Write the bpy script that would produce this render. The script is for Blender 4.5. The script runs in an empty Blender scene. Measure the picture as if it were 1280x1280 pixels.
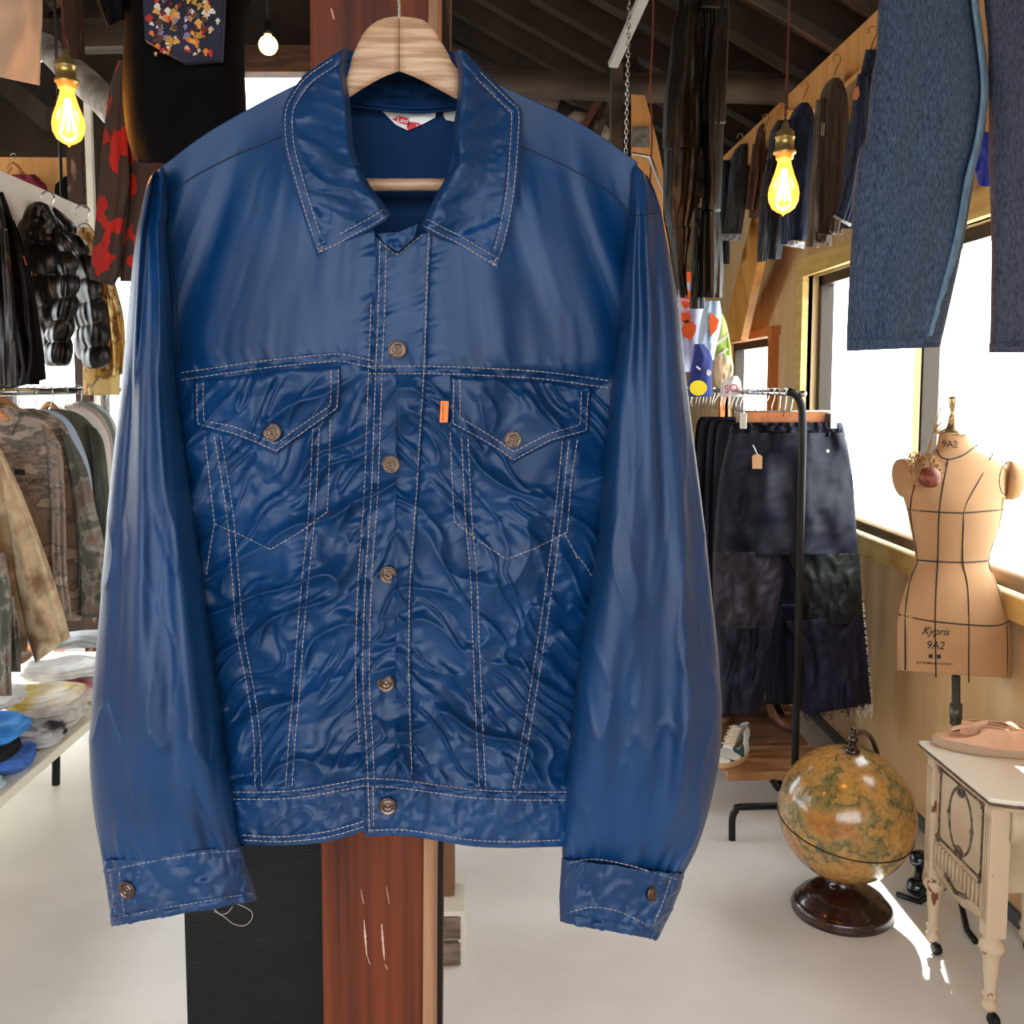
import bpy, bmesh, math, random
import numpy as np
from mathutils import Vector, Matrix
random.seed(7)
sc = bpy.context.scene
COL = sc.collection
# ------------------------------------------------------------------ camera
FPX, PPY, PITCH, YAW, EYE = 1245.0, 589.0, math.radians(5), math.radians(1.611), Vector((0, 0, 1.6))
cF = Vector((math.sin(YAW)*math.cos(PITCH), math.cos(YAW)*math.cos(PITCH), -math.sin(PITCH)))
cR = Vector((math.cos(YAW), -math.sin(YAW), 0))
cU = cR.cross(cF)
cam = bpy.data.cameras.new('camera'); camo = bpy.data.objects.new('camera', cam); COL.objects.link(camo)
cam.sensor_width = 36; cam.lens = FPX/1280*36; cam.shift_y = (PPY-640)/1280; cam.clip_start = .02
camo.matrix_world = Matrix((( cR.x, cU.x, -cF.x, EYE.x), (cR.y, cU.y, -cF.y, EYE.y), (cR.z, cU.z, -cF.z, EYE.z), (0, 0, 0, 1)))
sc.camera = camo
_F, _R, _U, _E = (np.array(v) for v in (cF, cR, cU, EYE))
def ray(px, py):
    px = np.asarray(px, float)[..., None]; py = np.asarray(py, float)[..., None]
    return _F + _R*(px-640)/FPX + _U*(PPY-py)/FPX
def P(px, py, Y):      # the place at distance Y from the viewer along that sight line, used to measure the photo
    d = ray(px, py); return _E + d*(np.asarray(Y, float)/d[..., 1])[..., None]
def PXv(px, py, X):
    d = ray(px, py); return _E + d*(X/d[..., 0])[..., None]
def PZ(px, py, Z):
    d = ray(px, py); return _E + d*((Z-1.6)/d[..., 2])[..., None]
# ------------------------------------------------------------------ noise
def _h(ix, iy, s):
    n = (ix.astype(np.int64)*374761393 + iy.astype(np.int64)*668265263 + s*1442695041) & 0x7fffffff
    n = ((n ^ (n >> 13))*1274126177) & 0x7fffffff
    return ((n ^ (n >> 16)) & 0xffff)/32767.5-1
def nz(x, y, s=0):
    x, y = np.broadcast_arrays(np.asarray(x, float), np.asarray(y, float))
    ix = np.floor(x); iy = np.floor(y); fx = x-ix; fy = y-iy
    u = fx*fx*fx*(fx*(fx*6-15)+10); v = fy*fy*fy*(fy*(fy*6-15)+10)
    a = _h(ix, iy, s); b = _h(ix+1, iy, s); c = _h(ix, iy+1, s); d = _h(ix+1, iy+1, s)
    return (a*(1-u)+b*u)*(1-v)+(c*(1-u)+d*u)*v
def sm(a, b, x):
    t = np.clip((np.asarray(x, float)-a)/(b-a), 0, 1); return t*t*(3-2*t)
# ------------------------------------------------------------------ objects
WL = {}
def setp(o, label=None, cat=None, group=None, kind=None):
    if label: o['label'] = label
    if cat: o['category'] = cat
    if group: o['group'] = group
    if kind: o['kind'] = kind
    return o
def empty(name, loc, label, cat, group=None):
    o = bpy.data.objects.new(name, None); COL.objects.link(o); o.location = Vector([float(v) for v in loc]); o.empty_display_size = .05
    WL[o.name] = np.array(o.location); return setp(o, label, cat, group)
class MB:
    def __init__(s): s.v = []; s.f = []; s.n = 0
    def add(s, V, Fs):
        V = np.asarray(V, float).reshape(-1, 3); s.v.append(V); s.f += [tuple(int(i)+s.n for i in f) for f in Fs]; s.n += len(V); return s
    def grid(s, G, cu=False, cv=False, flip=False):
        m, n = G.shape[:2]; i, j = np.meshgrid(np.arange(m if cu else m-1), np.arange(n if cv else n-1), indexing='ij')
        a = i*n+j; b = i*n+(j+1) % n; c = ((i+1) % m)*n+(j+1) % n; d = ((i+1) % m)*n+j
        q = np.stack([a, b, c, d], -1).reshape(-1, 4)
        if flip: q = q[:, ::-1]
        return s.add(G, q.tolist())
    def slab(s, G, D):     # a sheet with real thickness: G front, D offset vector(s) to its back
        s.grid(G); s.grid(G+D, flip=True)
        m, n = G.shape[:2]
        loop = [(0, j) for j in range(n)]+[(i, n-1) for i in range(1, m)]+[(m-1, j) for j in range(n-2, -1, -1)]+[(i, 0) for i in range(m-2, 0, -1)]
        R = np.array([[G[i, j], (G+D)[i, j]] for i, j in loop]); return s.grid(R, cu=True, flip=True)
    def box(s, c, d, rz=0, R=None):
        c = np.array(c, float); d = np.array(d, float)/2
        V = np.array([[x, y, z] for x in (-1, 1) for y in (-1, 1) for z in (-1, 1)])*d
        if R is None: R = np.array(Matrix.Rotation(rz, 3, 'Z'))
        V = V@np.array(R).T+c
        return s.add(V, [(0, 1, 3, 2), (4, 6, 7, 5), (0, 4, 5, 1), (2, 3, 7, 6), (0, 2, 6, 4), (1, 5, 7, 3)])
    def bx(s, x0, x1, y0, y1, z0, z1): return s.box(((x0+x1)/2, (y0+y1)/2, (z0+z1)/2), (x1-x0, y1-y0, z1-z0))
    def hexa(s, A, B):     # two quads joined
        V = np.concatenate([np.asarray(A, float), np.asarray(B, float)]); n = len(A)
        return s.add(V, [tuple(range(n))[::-1], tuple(range(n, 2*n))]+[(i, (i+1) % n, (i+1) % n+n, i+n) for i in range(n)])
    def beam(s, a, b, w, t, up=(0, 0, 1)):
        a = np.array(a, float); b = np.array(b, float); x = b-a; L = np.linalg.norm(x); x /= L
        y = np.cross(up, x); y /= np.linalg.norm(y); z = np.cross(x, y)
        return s.box((a+b)/2, (L, w, t), R=np.stack([x, y, z], 1))
    def tube(s, pts, r, n=10, cap=True, closed=False):
        pts = np.asarray(pts, float); k = len(pts); r = np.broadcast_to(np.asarray(r, float), (k,))
        T = np.gradient(pts, axis=0) if not closed else np.roll(pts, -1, 0)-np.roll(pts, 1, 0)
        T /= np.linalg.norm(T, axis=1)[:, None]+1e-12
        u = np.cross(T[0], (0, 0, 1)); 
        if np.linalg.norm(u) < .1: u = np.cross(T[0], (1, 0, 0))
        rings = []
        for i in range(k):
            u = u-T[i]*np.dot(u, T[i]); u /= np.linalg.norm(u)+1e-12; w = np.cross(T[i], u)
            a = np.linspace(0, 2*np.pi, n, endpoint=False)[:, None]
            rings.append(pts[i]+r[i]*(np.cos(a)*u+np.sin(a)*w))
        G = np.array(rings); s0 = s.n; s.grid(G, cv=True, cu=closed)
        if cap and not closed: s.f += [tuple(range(s0, s0+n)), tuple(range(s0+(k-1)*n, s0+k*n))[::-1]]
        return s
    def lathe(s, c, prof, n=32, axis=None, arc=2*np.pi):
        pr = np.array(prof, float); a = np.linspace(0, arc, n, endpoint=False)
        G = np.zeros((len(pr), n, 3)); G[..., 0] = pr[:, :1]*np.cos(a); G[..., 1] = pr[:, :1]*np.sin(a); G[..., 2] = pr[:, 1:2]
        if axis is not None:
            q = Vector((0, 0, 1)).rotation_difference(Vector(axis)).to_matrix(); G = G@np.array(q).T
        G = G+np.array(c, float); s0 = s.n; s.grid(G, cv=True)
        if pr[0, 0] > 1e-6: s.f.append(tuple(range(s0, s0+n)))
        if pr[-1, 0] > 1e-6: s.f.append(tuple(range(s0+(len(pr)-1)*n, s0+len(pr)*n))[::-1])
        return s
    def build(s, name, m, parent=None, smooth=True, bevel=0, sub=0, label=None, **kw):
        V = np.concatenate(s.v)
        if parent is not None: base = WL[parent.name]
        else:
            lo = V.min(0); hi = V.max(0); base = np.array([(lo[0]+hi[0])/2, (lo[1]+hi[1])/2, lo[2]])
        me = bpy.data.meshes.new(name); me.from_pydata((V-base).tolist(), [], s.f)
        bm = bmesh.new(); bm.from_mesh(me); bmesh.ops.remove_doubles(bm, verts=bm.verts, dist=1e-5); bmesh.ops.recalc_face_normals(bm, faces=bm.faces); bm.to_mesh(me); bm.free()
        me.polygons.foreach_set('use_smooth', [smooth]*len(me.polygons))
        me.materials.append(m)
        o = bpy.data.objects.new(name, me); COL.objects.link(o); WL[o.name] = base
        if parent is not None: o.parent = parent
        else: o.location = base.tolist()
        if bevel:
            b = o.modifiers.new('bevel', 'BEVEL'); b.width = bevel; b.segments = 2; b.limit_method = 'ANGLE'; b.angle_limit = .6
        if sub: q = o.modifiers.new('sub', 'SUBSURF'); q.levels = q.render_levels = sub
        return setp(o, label, **kw)
def crv(pts, n, smooth=True):
    p = np.array(pts, float); k = len(p)
    if smooth and k > 2:
        q = np.concatenate([[2*p[0]-p[1]], p, [2*p[-1]-p[-2]]]); out = []
        for i in range(k-1):
            t = np.linspace(0, 1, 13)[:-1][:, None]; a, b, c, d = q[i], q[i+1], q[i+2], q[i+3]
            out.append(.5*(2*b+(c-a)*t+(2*a-5*b+4*c-d)*t*t+(3*b-a-3*c+d)*t**3))
        p = np.concatenate(out+[p[-1:]])
    L = np.concatenate([[0], np.cumsum(np.linalg.norm(np.diff(p, axis=0), axis=1))]); t = np.linspace(0, L[-1], n)
    return np.stack([np.interp(t, L, p[:, i]) for i in range(p.shape[1])], 1)
def coons(top, bot, left, right, m, n, smooth=True):   # m rows, n columns
    T = crv(top, n, smooth); B = crv(bot, n, smooth); L = crv(left, m, smooth); R = crv(right, m, smooth)
    u = np.linspace(0, 1, n)[None, :, None]; v = np.linspace(0, 1, m)[:, None, None]
    c00 = (T[0]+L[0])/2; c01 = (T[-1]+R[0])/2; c10 = (B[0]+L[-1])/2; c11 = (B[-1]+R[-1])/2
    return (1-v)*T[None]+v*B[None]+(1-u)*L[:, None]+u*R[:, None]-((1-u)*(1-v)*c00+u*(1-v)*c01+(1-u)*v*c10+u*v*c11)
def loft(mb, rows, Y, th, m=60, n=40, folds=5, amp=.006, fine=.0, seed=1, sq=1.0, smooth=True, diag=0., cap=True, puff=None):
    """closed cloth tube. rows: (xl,yl,xr,yr) or (y,xl,xr) measured on the photo, Y distance (number or per-row), th half thickness"""
    rr = [r if len(r) == 4 else (r[1], r[0], r[2], r[0]) for r in rows]
    Ya = np.broadcast_to(np.asarray(Y, float), (len(rr),)); ta = np.broadcast_to(np.asarray(th, float), (len(rr),))
    dat = np.array([list(r)+[y*1000, t*1000] for r, y, t in zip(rr, Ya, ta)])
    yy = (dat[:, 1]+dat[:, 3])/2; C = crv(dat, m, smooth)
    a = np.linspace(0, 2*np.pi, n, endpoint=False)[None, :]
    ca = np.cos(a); sa = np.sin(a); ca = np.sign(ca)*np.abs(ca)**sq; s_ = np.sign(sa)*np.abs(sa)**min(1, sq+.0)
    v = np.linspace(0, 1, m)[:, None]; cyc = np.stack([np.cos(a), np.sin(a)], -1)
    px = C[:, 0:1]*(1-ca)/2+C[:, 2:3]*(1+ca)/2; py = C[:, 1:2]*(1-ca)/2+C[:, 3:4]*(1+ca)/2
    wave = amp*(nz(ca*folds+diag*v*folds, v*2.2+np.where(sa > 0, 0, 7.3), seed)+.5*nz(ca*folds*2.3+diag*2*v*folds, v*5, seed+5))
    wave = wave+fine*nz(ca*folds*3+v*9, v*m/5., seed+9)
    if puff: wave = wave+puff[1]*(np.abs(np.sin(v*np.pi*puff[0]))**.6-.6)
    Yp = C[:, 4:5]/1000-(C[:, 5:6]/1000)*s_-wave*np.abs(s_)**.5*np.sign(sa+1e-9)
    if puff:
        wpx = puff[1]*900*(np.abs(np.sin(v*np.pi*puff[0]))**.6-.6); px = px+ca*wpx*.5
    G = P(px, py, Yp); s0 = mb.n; mb.grid(G, cv=True)
    if cap: mb.f += [tuple(range(s0, s0+n)), tuple(range(s0+(m-1)*n, s0+m*n))[::-1]]
    return G
# ------------------------------------------------------------------ materials
def lin(c):
    return tuple(((v/255)/12.92 if v/255 <= .04045 else ((v/255+.055)/1.055)**2.4) for v in c)+(1,)
MATS = {}
def mat(name, col, rough=.6, metal=0, col2=None, scale=20, stretch=(1, 1, 1), bump=0, bscale=80, detail=6, ramp=(.4, .6), sheen=0, spec=.5, emit=None, coat=0, kind='noise', col3=None, emc=None):
    if name in MATS: return MATS[name]
    m = bpy.data.materials.new(name); m.use_nodes = True; nt = m.node_tree; N = nt.nodes; L = nt.links
    b = N['Principled BSDF']; I = b.inputs
    I['Base Color'].default_value = lin(col); I['Roughness'].default_value = rough; I['Metallic'].default_value = metal
    I['Sheen Weight'].default_value = sheen; I['Specular IOR Level'].default_value = spec; I['Coat Weight'].default_value = coat
    if emit: I['Emission Color'].default_value = lin(emc or col); I['Emission Strength'].default_value = emit
    tc = N.new('ShaderNodeTexCoord'); mp = N.new('ShaderNodeMapping'); mp.inputs['Scale'].default_value = stretch
    L.new(tc.outputs['Object'], mp.inputs['Vector'])
    if col2:
        if kind == 'noise':
            t = N.new('ShaderNodeTexNoise'); t.inputs['Detail'].default_value = detail; t.inputs['Scale'].default_value = scale; out = t.outputs['Fac']
        elif kind == 'voronoi':
            w = N.new('ShaderNodeTexNoise'); w.inputs['Scale'].default_value = scale*.8; L.new(mp.outputs[0], w.inputs['Vector'])
            mx = N.new('ShaderNodeVectorMath'); mx.operation = 'MULTIPLY_ADD'; mx.inputs[1].default_value = (.8/scale*1.5,)*3; L.new(w.outputs['Color'], mx.inputs[0]); L.new(mp.outputs[0], mx.inputs[2])
            t = N.new('ShaderNodeTexVoronoi'); t.inputs['Scale'].default_value = scale; L.new(mx.outputs[0], t.inputs['Vector']); sp = N.new('ShaderNodeSeparateColor'); L.new(t.outputs['Color'], sp.inputs[0]); out = sp.outputs[0]
        else:
            t = N.new('ShaderNodeTexWave'); t.inputs['Scale'].default_value = scale; t.inputs['Distortion'].default_value = 4; t.inputs['Detail'].default_value = 3; t.inputs['Detail Scale'].default_value = 1.5; out = t.outputs['Fac']
            t.bands_direction = 'X'
        if kind != 'voronoi': L.new(mp.outputs[0], t.inputs['Vector'])
        r = N.new('ShaderNodeValToRGB'); r.color_ramp.elements[0].position = ramp[0]; r.color_ramp.elements[1].position = ramp[1]
        r.color_ramp.elements[0].color = lin(col); r.color_ramp.elements[1].color = lin(col2)
        if col3:
            e = r.color_ramp.elements.new(min(.98, ramp[1]+(ramp[1]-ramp[0])*1.2)); e.color = lin(col3)
        if kind == 'voronoi': r.color_ramp.interpolation = 'CONSTANT'; r.color_ramp.elements[0].position = 0
        L.new(out, r.inputs[0]); L.new(r.outputs[0], I['Base Color'])
    if bump:
        t2 = N.new('ShaderNodeTexNoise'); t2.inputs['Scale'].default_value = bscale; t2.inputs['Detail'].default_value = 4; L.new(mp.outputs[0], t2.inputs['Vector'])
        bp = N.new('ShaderNodeBump'); bp.inputs['Strength'].default_value = 1; bp.inputs['Distance'].default_value = bump; L.new(t2.outputs['Fac'], bp.inputs['Height']); L.new(bp.outputs[0], I['Normal'])
    MATS[name] = m; return m
def glass(name='window_glass'):
    m = bpy.data.materials.new(name); m.use_nodes = True; nt = m.node_tree; N = nt.nodes; L = nt.links; N.remove(N['Principled BSDF'])
    o = N['Material Output']; t = N.new('ShaderNodeBsdfTransparent'); g = N.new('ShaderNodeBsdfGlossy'); g.inputs['Roughness'].default_value = .02; x = N.new('ShaderNodeMixShader'); x.inputs[0].default_value = .06
    t.inputs[0].default_value = (.97, .985, .98, 1)
    L.new(t.outputs[0], x.inputs[1]); L.new(g.outputs[0], x.inputs[2]); L.new(x.outputs[0], o.inputs[0]); MATS[name] = m; return m
GL = glass()
def amberglass():
    m = bpy.data.materials.new('amber_glass'); m.use_nodes = True; nt = m.node_tree; N = nt.nodes; L = nt.links; N.remove(N['Principled BSDF'])
    o = N['Material Output']; t = N.new('ShaderNodeBsdfTransparent'); t.inputs[0].default_value = (1, .62, .18, 1)
    g = N.new('ShaderNodeBsdfGlossy'); g.inputs['Roughness'].default_value = .05; g.inputs[0].default_value = (1, .8, .4, 1)
    fr = N.new('ShaderNodeFresnel'); fr.inputs[0].default_value = 1.5; x = N.new('ShaderNodeMixShader')
    L.new(fr.outputs[0], x.inputs[0]); L.new(t.outputs[0], x.inputs[1]); L.new(g.outputs[0], x.inputs[2])
    e = N.new('ShaderNodeEmission'); e.inputs[0].default_value = (1, .5, .08, 1); e.inputs[1].default_value = 1.1; a = N.new('ShaderNodeAddShader')
    L.new(x.outputs[0], a.inputs[0]); L.new(e.outputs[0], a.inputs[1]); L.new(a.outputs[0], o.inputs[0]); return m
def text(body, name, m, parent, at, size, shear=0, rot=0, align='CENTER', lift=None, ex=.0004, bold=0, sp=1):
    """flat lettering laid on a surface: at(x_px, y_px) -> world point; size in photo pixels"""
    c = bpy.data.curves.new('t', 'FONT'); c.body = body; c.size = size; c.shear = shear; c.align_x = align; c.align_y = 'CENTER'; c.resolution_u = 3; c.offset = bold; c.space_character = sp
    o = bpy.data.objects.new('t', c); COL.objects.link(o); dg = bpy.context.evaluated_depsgraph_get(); dg.update()
    me = o.evaluated_get(dg).to_mesh(); V = np.array([v.co[:] for v in me.vertices]); Fs = [tuple(p.vertices) for p in me.polygons]
    o.evaluated_get(dg).to_mesh_clear(); bpy.data.objects.remove(o); bpy.data.curves.remove(c)
    cr, sr = math.cos(rot), math.sin(rot); x = V[:, 0]*cr-V[:, 1]*sr; y = V[:, 0]*sr+V[:, 1]*cr
    mb = MB(); mb.add(at(x, -y), Fs); ob = mb.build(name, m, parent, smooth=False)
    return ob
# ------------------------------------------------------------------ light
w = bpy.data.worlds.new('daylight'); sc.world = w; w.use_nodes = True
wn = w.node_tree.nodes; wl = w.node_tree.links
wb = wn['Background']; wb.inputs[1].default_value = 8.0
wtc = wn.new('ShaderNodeTexCoord'); wsp = wn.new('ShaderNodeSeparateXYZ'); wr = wn.new('ShaderNodeValToRGB')
wr.color_ramp.elements[0].position = .46; wr.color_ramp.elements[0].color = (.42, .42, .42, 1); wr.color_ramp.elements[1].position = .56; wr.color_ramp.elements[1].color = (.93, .97, 1, 1)
wma = wn.new('ShaderNodeMath'); wma.operation = 'MULTIPLY_ADD'; wma.inputs[1].default_value = .5; wma.inputs[2].default_value = .5
wl.new(wtc.outputs['Generated'], wsp.inputs[0]); wl.new(wsp.outputs[2], wma.inputs[0]); wl.new(wma.outputs[0], wr.inputs[0]); wl.new(wr.outputs[0], wb.inputs[0])
sun = bpy.data.lights.new('sun', 'SUN'); sun.energy = 14; sun.angle = math.radians(.6); sun.color = (1, .95, .86)
so = bpy.data.objects.new('sun', sun); COL.objects.link(so)
so.rotation_euler = Vector((-.24, -.72, -1.0)).to_track_quat('-Z', 'Y').to_euler()
def portal(c, rot, sx, sy):
    l = bpy.data.lights.new('portal', 'AREA'); l.shape = 'RECTANGLE'; l.size = sx; l.size_y = sy; l.cycles.is_portal = True
    o = bpy.data.objects.new('portal', l); COL.objects.link(o); o.location = c; o.rotation_euler = rot
# ------------------------------------------------------------------ room
M_floor = mat('concrete', (226, 225, 223), .42, col2=(242, 241, 239), scale=2.2, detail=10, ramp=(.35, .65), bump=.0006, bscale=14)
M_ply = mat('plywood', (212, 146, 78), .55, col2=(232, 178, 112), scale=3.2, stretch=(4, 4, .35), ramp=(.3, .7), detail=8)
M_plyw = mat('pale_plywood', (220, 180, 128), .55, col2=(236, 204, 156), scale=3.2, stretch=(4, 4, .35), ramp=(.3, .7), detail=8)
M_dark = mat('dark_timber', (30, 22, 18), .8, col2=(58, 43, 34), scale=5, stretch=(1, 1, 1), ramp=(.35, .75), bump=.002, bscale=30)
M_log = mat('log_timber', (52, 42, 36), .8, col2=(98, 82, 70), scale=4, stretch=(.5, 3, 3), ramp=(.35, .7), bump=.004, bscale=9)
M_deck = mat('roof_boards', (58, 40, 30), .85, col2=(134, 98, 72), scale=3, stretch=(1, 6, 1), ramp=(.42, .72), detail=9, bump=.002, bscale=20)
M_frame = mat('bronze_frame', (62, 54, 48), .4, metal=.6)
M_pole = mat('black_steel', (16, 15, 15), .38, metal=.4)
M_chrome = mat('chrome', (205, 205, 205), .22, metal=1)
XR, XL, YB, YC, YD = 1.58, -3.2, -2.0, 6.2, 10.0
def slope(x): return 4.28-.54*abs(x+.8)+(.12*max(0,-.8-x))
def struct(mb, name, m, smooth=False, bevel=0): return mb.build(name, m, smooth=smooth, bevel=bevel, kind='structure')
struct(MB().bx(XL-.2, XR+.2, YB-.2, YD+.2, -.12, 0), 'floor', M_floor)
# right wall with two windows
Y1a, Y1b, z1a, z1b = 2.35, 4.86, .985, 2.12
Y2a, Y2b, z2a, z2b = 5.40, 6.5, 1.0, 1.86
mb = MB(); X0, X1 = XR, XR+.12
mb.bx(X0, X1, YB, Y1a, 0, 3.02).bx(X0, X1, Y1a, Y1b, 0, z1a).bx(X0, X1, Y1a, Y1b, z1b, 3.02).bx(X0, X1, Y1b, Y2a, 0, 3.02)
mb.bx(X0, X1, Y2a, Y2b, 0, z2a).bx(X0, X1, Y2a, Y2b, z2b, 3.02).bx(X0, X1, Y2b, YD, 0, 3.02)
struct(mb, 'wall_right', M_plyw)
M_trimy = mat('pale_trim', (226, 190, 110), .5, col2=(240, 208, 135), scale=4, stretch=(1, 1, 8))
M_trimo = mat('orange_trim', (200, 118, 58), .5)
mb = MB(); mb.bx(XR-.03, XR+.02, Y1a, Y1b+.1, z1b, z1b+.09).bx(XR-.03, XR+.02, Y1b, Y1b+.1, z1a-.1, z1b).bx(XR-.05, XR+.12, Y1a, Y1b+.1, z1a-.07, z1a)
struct(mb, 'trim_1', M_trimy)
mb = MB(); mb.bx(XR-.03, XR+.02, Y2a-.1, Y2b+.1, z2b, z2b+.05).bx(XR-.03, XR+.02, Y2b, Y2b+.06, z2a, z2b).bx(XR-.04, XR+.02, Y2a-.07, Y2a, z2a-.1, z2b+.05)
struct(mb, 'trim_2', M_trimo)
def window(name, y0, y1, z0, z1, mull, x=XR+.05):
    mb = MB(); f = .045
    mb.bx(x, x+.06, y0, y1, z1-f, z1).bx(x, x+.06, y0, y1, z0, z0+f).bx(x, x+.06, y0, y0+f, z0, z1).bx(x, x+.06, y1-f, y1, z0, z1)
    for ym, wd in mull: mb.bx(x, x+.06, ym-wd/2, ym+wd/2, z0, z1)
    o = struct(mb, name, M_frame)
    MB().bx(x+.03, x+.034, y0, y1, z0, z1).build('pane', GL, o, smooth=False)
    return o
window('window_1', Y1a, Y1b, z1a, z1b, [(3.68, .02), (2.4,.02)])
window('window_2', Y2a, Y2b, z2a, z2b, [])
MB().tube([(XR-.03, 2.2, z1a+.045), (XR-.03, Y1b, z1a+.045)], .03, 12).build('curtain_bar', mat('tan_rail', (150, 126, 96), .5), label='round brown rail lying along the sill of the big right window', cat='rail')
# outside: grey post seen through the big window
MB().tube([(2.3, 5.05, -.0), (2.3, 5.05, 3.2)], .1, 16).build('outside_post', mat('galvanised', (176, 170, 168), .5, col2=(200, 190, 170), scale=6), label='thick grey post standing outside the big right window', cat='post')
MB().bx(XL-8, XR+12, -12, 24, -.3, -.14).build('outside_ground', mat('gravel', (190, 188, 182), .9), kind='structure')
# baseboard
struct(MB().bx(XR-.012, XR, YB, YD, 0, .045), 'baseboard_right', mat('grey_skirting', (92, 98, 102), .6))
# left / back / front walls
struct(MB().bx(XL-.12, XL, YB, 2.6, 0, 3.4).bx(XL-.12, XL, 2.6, 5.8, 0, .55).bx(XL-.12, XL, 2.6, 5.8, 2.3, 3.4).bx(XL-.12, XL, 5.8, YC, 0, 3.4), 'wall_left', M_plyw)
def winX(name, x0, x1, z0, z1, y, mull):
    mb = MB(); f = .05
    mb.bx(x0, x1, y, y+.06, z1-f, z1).bx(x0, x1, y, y+.06, z0, z0+f).bx(x0, x0+f, y, y+.06, z0, z1).bx(x1-f, x1, y, y+.06, z0, z1)
    for m_ in mull: mb.bx(m_-.02, m_+.02, y, y+.06, z0, z1)
    o = struct(mb, name, M_frame); MB().bx(x0, x1, y+.03, y+.034, z0, z1).build('pane', GL, o, smooth=False)
    return o
mb = MB(); f = .05
x = XL-.08; mb.bx(x, x+.06, 2.6, 5.8, .55, .6).bx(x, x+.06, 2.6, 5.8, 2.25, 2.3).bx(x, x+.06, 2.6, 2.65, .55, 2.3).bx(x, x+.06, 5.75, 5.8, .55, 2.3).bx(x, x+.06, 4.18, 4.22, .55, 2.3)
o = struct(mb, 'window_3', M_frame); MB().bx(x+.03, x+.034, 2.6, 5.8, .55, 2.3).build('pane', GL, o, smooth=False)
XB = -.9   # the left bay ends here, the right bay runs deeper
def gable(x0, x1, z0, y, t=.12):
    V = [(x0, y, z0), (x1, y, z0), (x1, y, slope(x1)), (x0, y, slope(x0))]
    if x0 < -.8 < x1: V.insert(3, (-.8, y, slope(-.8)))
    return V, [(a, b+t, c) for a, b, c in V]
mb = MB()
wl0, wl1, wz0, wz1 = -2.95, -1.75, .5, 2.3
gl0, gl1, gz0, gz1 = -1.53, -1.02, 3.02, 3.53
mb.bx(XL, wl0, YC, YC+.12, 0, 2.4).bx(wl0, wl1, YC, YC+.12, 0, wz0).bx(wl0, wl1, YC, YC+.12, wz1, 2.4).bx(wl1, XB, YC, YC+.12, 0, 2.4)
mb.hexa(*gable(XL, gl0, 2.4, YC)); mb.hexa(*gable(gl1, XB, 2.4, YC)); mb.bx(gl0, gl1, YC, YC+.12, 2.4, gz0); mb.hexa(*gable(gl0, gl1, gz1, YC))
struct(mb, 'wall_back_left', M_dark)
winX('window_4', wl0, wl1, wz0, wz1, YC+.03, [-2.35]); winX('window_5', gl0, gl1, gz0, gz1, YC+.03, [])
struct(MB().bx(XB, XB+.1, YC, YD, 0, 4.3), 'wall_side_bay', M_dark)
mb = MB(); mb.hexa(*gable(XB, XR+.1, 0, YD)); struct(mb, 'wall_back', M_dark)
# unseen front wall, its window added and sized to light the jacket from above
mb = MB(); mb.bx(XL, -2.9, YB-.12, YB, 0, 3.3).bx(1.35, XR, YB-.12, YB, 0, 3.3).bx(-2.9, 1.35, YB-.12, YB, 0, 1.0).hexa(*gable(XL, XR, 2.75, YB-.12))
struct(mb, 'wall_front', M_dark)
winX('added_light_window', -2.9, 1.35, 1.0, 2.75, YB-.08, [-1.9, -.6, .7])
portal((-.78, YB-.05, 1.875), (math.pi/2, 0, 0), 4.25, 1.75)
portal((XR+.12, (Y1a+Y1b)/2, (z1a+z1b)/2), (0, math.pi/2, 0), z1b-z1a, Y1b-Y1a)
portal((XL-.1, 4.2, 1.42), (0, -math.pi/2, 0), 1.75, 3.2)
portal(((wl0+wl1)/2, YC+.12, 1.4), (-math.pi/2, 0, 0), wl1-wl0, wz1-wz0)
# roof: boards, rafters, purlins
mb = MB()
def roofq(xa, xb, ya, yb, t=.05):
    A = [(xa, ya, slope(xa)), (xb, ya, slope(xb)), (xb, yb, slope(xb)), (xa, yb, slope(xa))]
    mb.hexa(A, [(a, b, c+t) for a, b, c in A])
y = YB-.2
while y < YD:
    roofq(-.8, XR+.3, y, min(y+.19, YD+.1))
    if y < YC: roofq(XL-.3, -.8, y, y+.19)
    y += .2
struct(mb, 'ceiling', M_deck)
k = 0
for i in range(28):
    y = -1.4+i*.42
    for s in (0, 1):
        if s == 0 and y > YC-.05: continue
        a, b = ((XL, -.8) if s == 0 else (-.8, XR))
        mb = MB(); mb.beam((a, y, slope(a)-.07), (b, y, slope(b)-.07), .09, .12); struct(mb, 'trim_%d' % (k+3), M_dark); k += 1
struct(MB().bx(-.87, -.73, YB, YD, 4.02, 4.27), 'trim_90', M_dark)
def log(a, b, r, name, label, seed=0):
    t = np.linspace(0, 1, 30)[:, None]; a = np.array(a, float); b = np.array(b, float); pts = a+(b-a)*t
    pts[:, 2] += .02*nz(t[:, 0]*4, 0, seed); rr = r*(1+.12*nz(t[:, 0]*5, 3, seed))
    MB().tube(pts, rr, 14).build(name, M_log, kind='structure')
a = P(600, 98, 4.6); log((P(556, 98, 4.6)[0], 4.6, a[2]), (XR, 4.6, a[2]-.03), .068, 'trim_91', 'rough grey log beam crossing under the roof above the jacket shoulders', 3)
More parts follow.
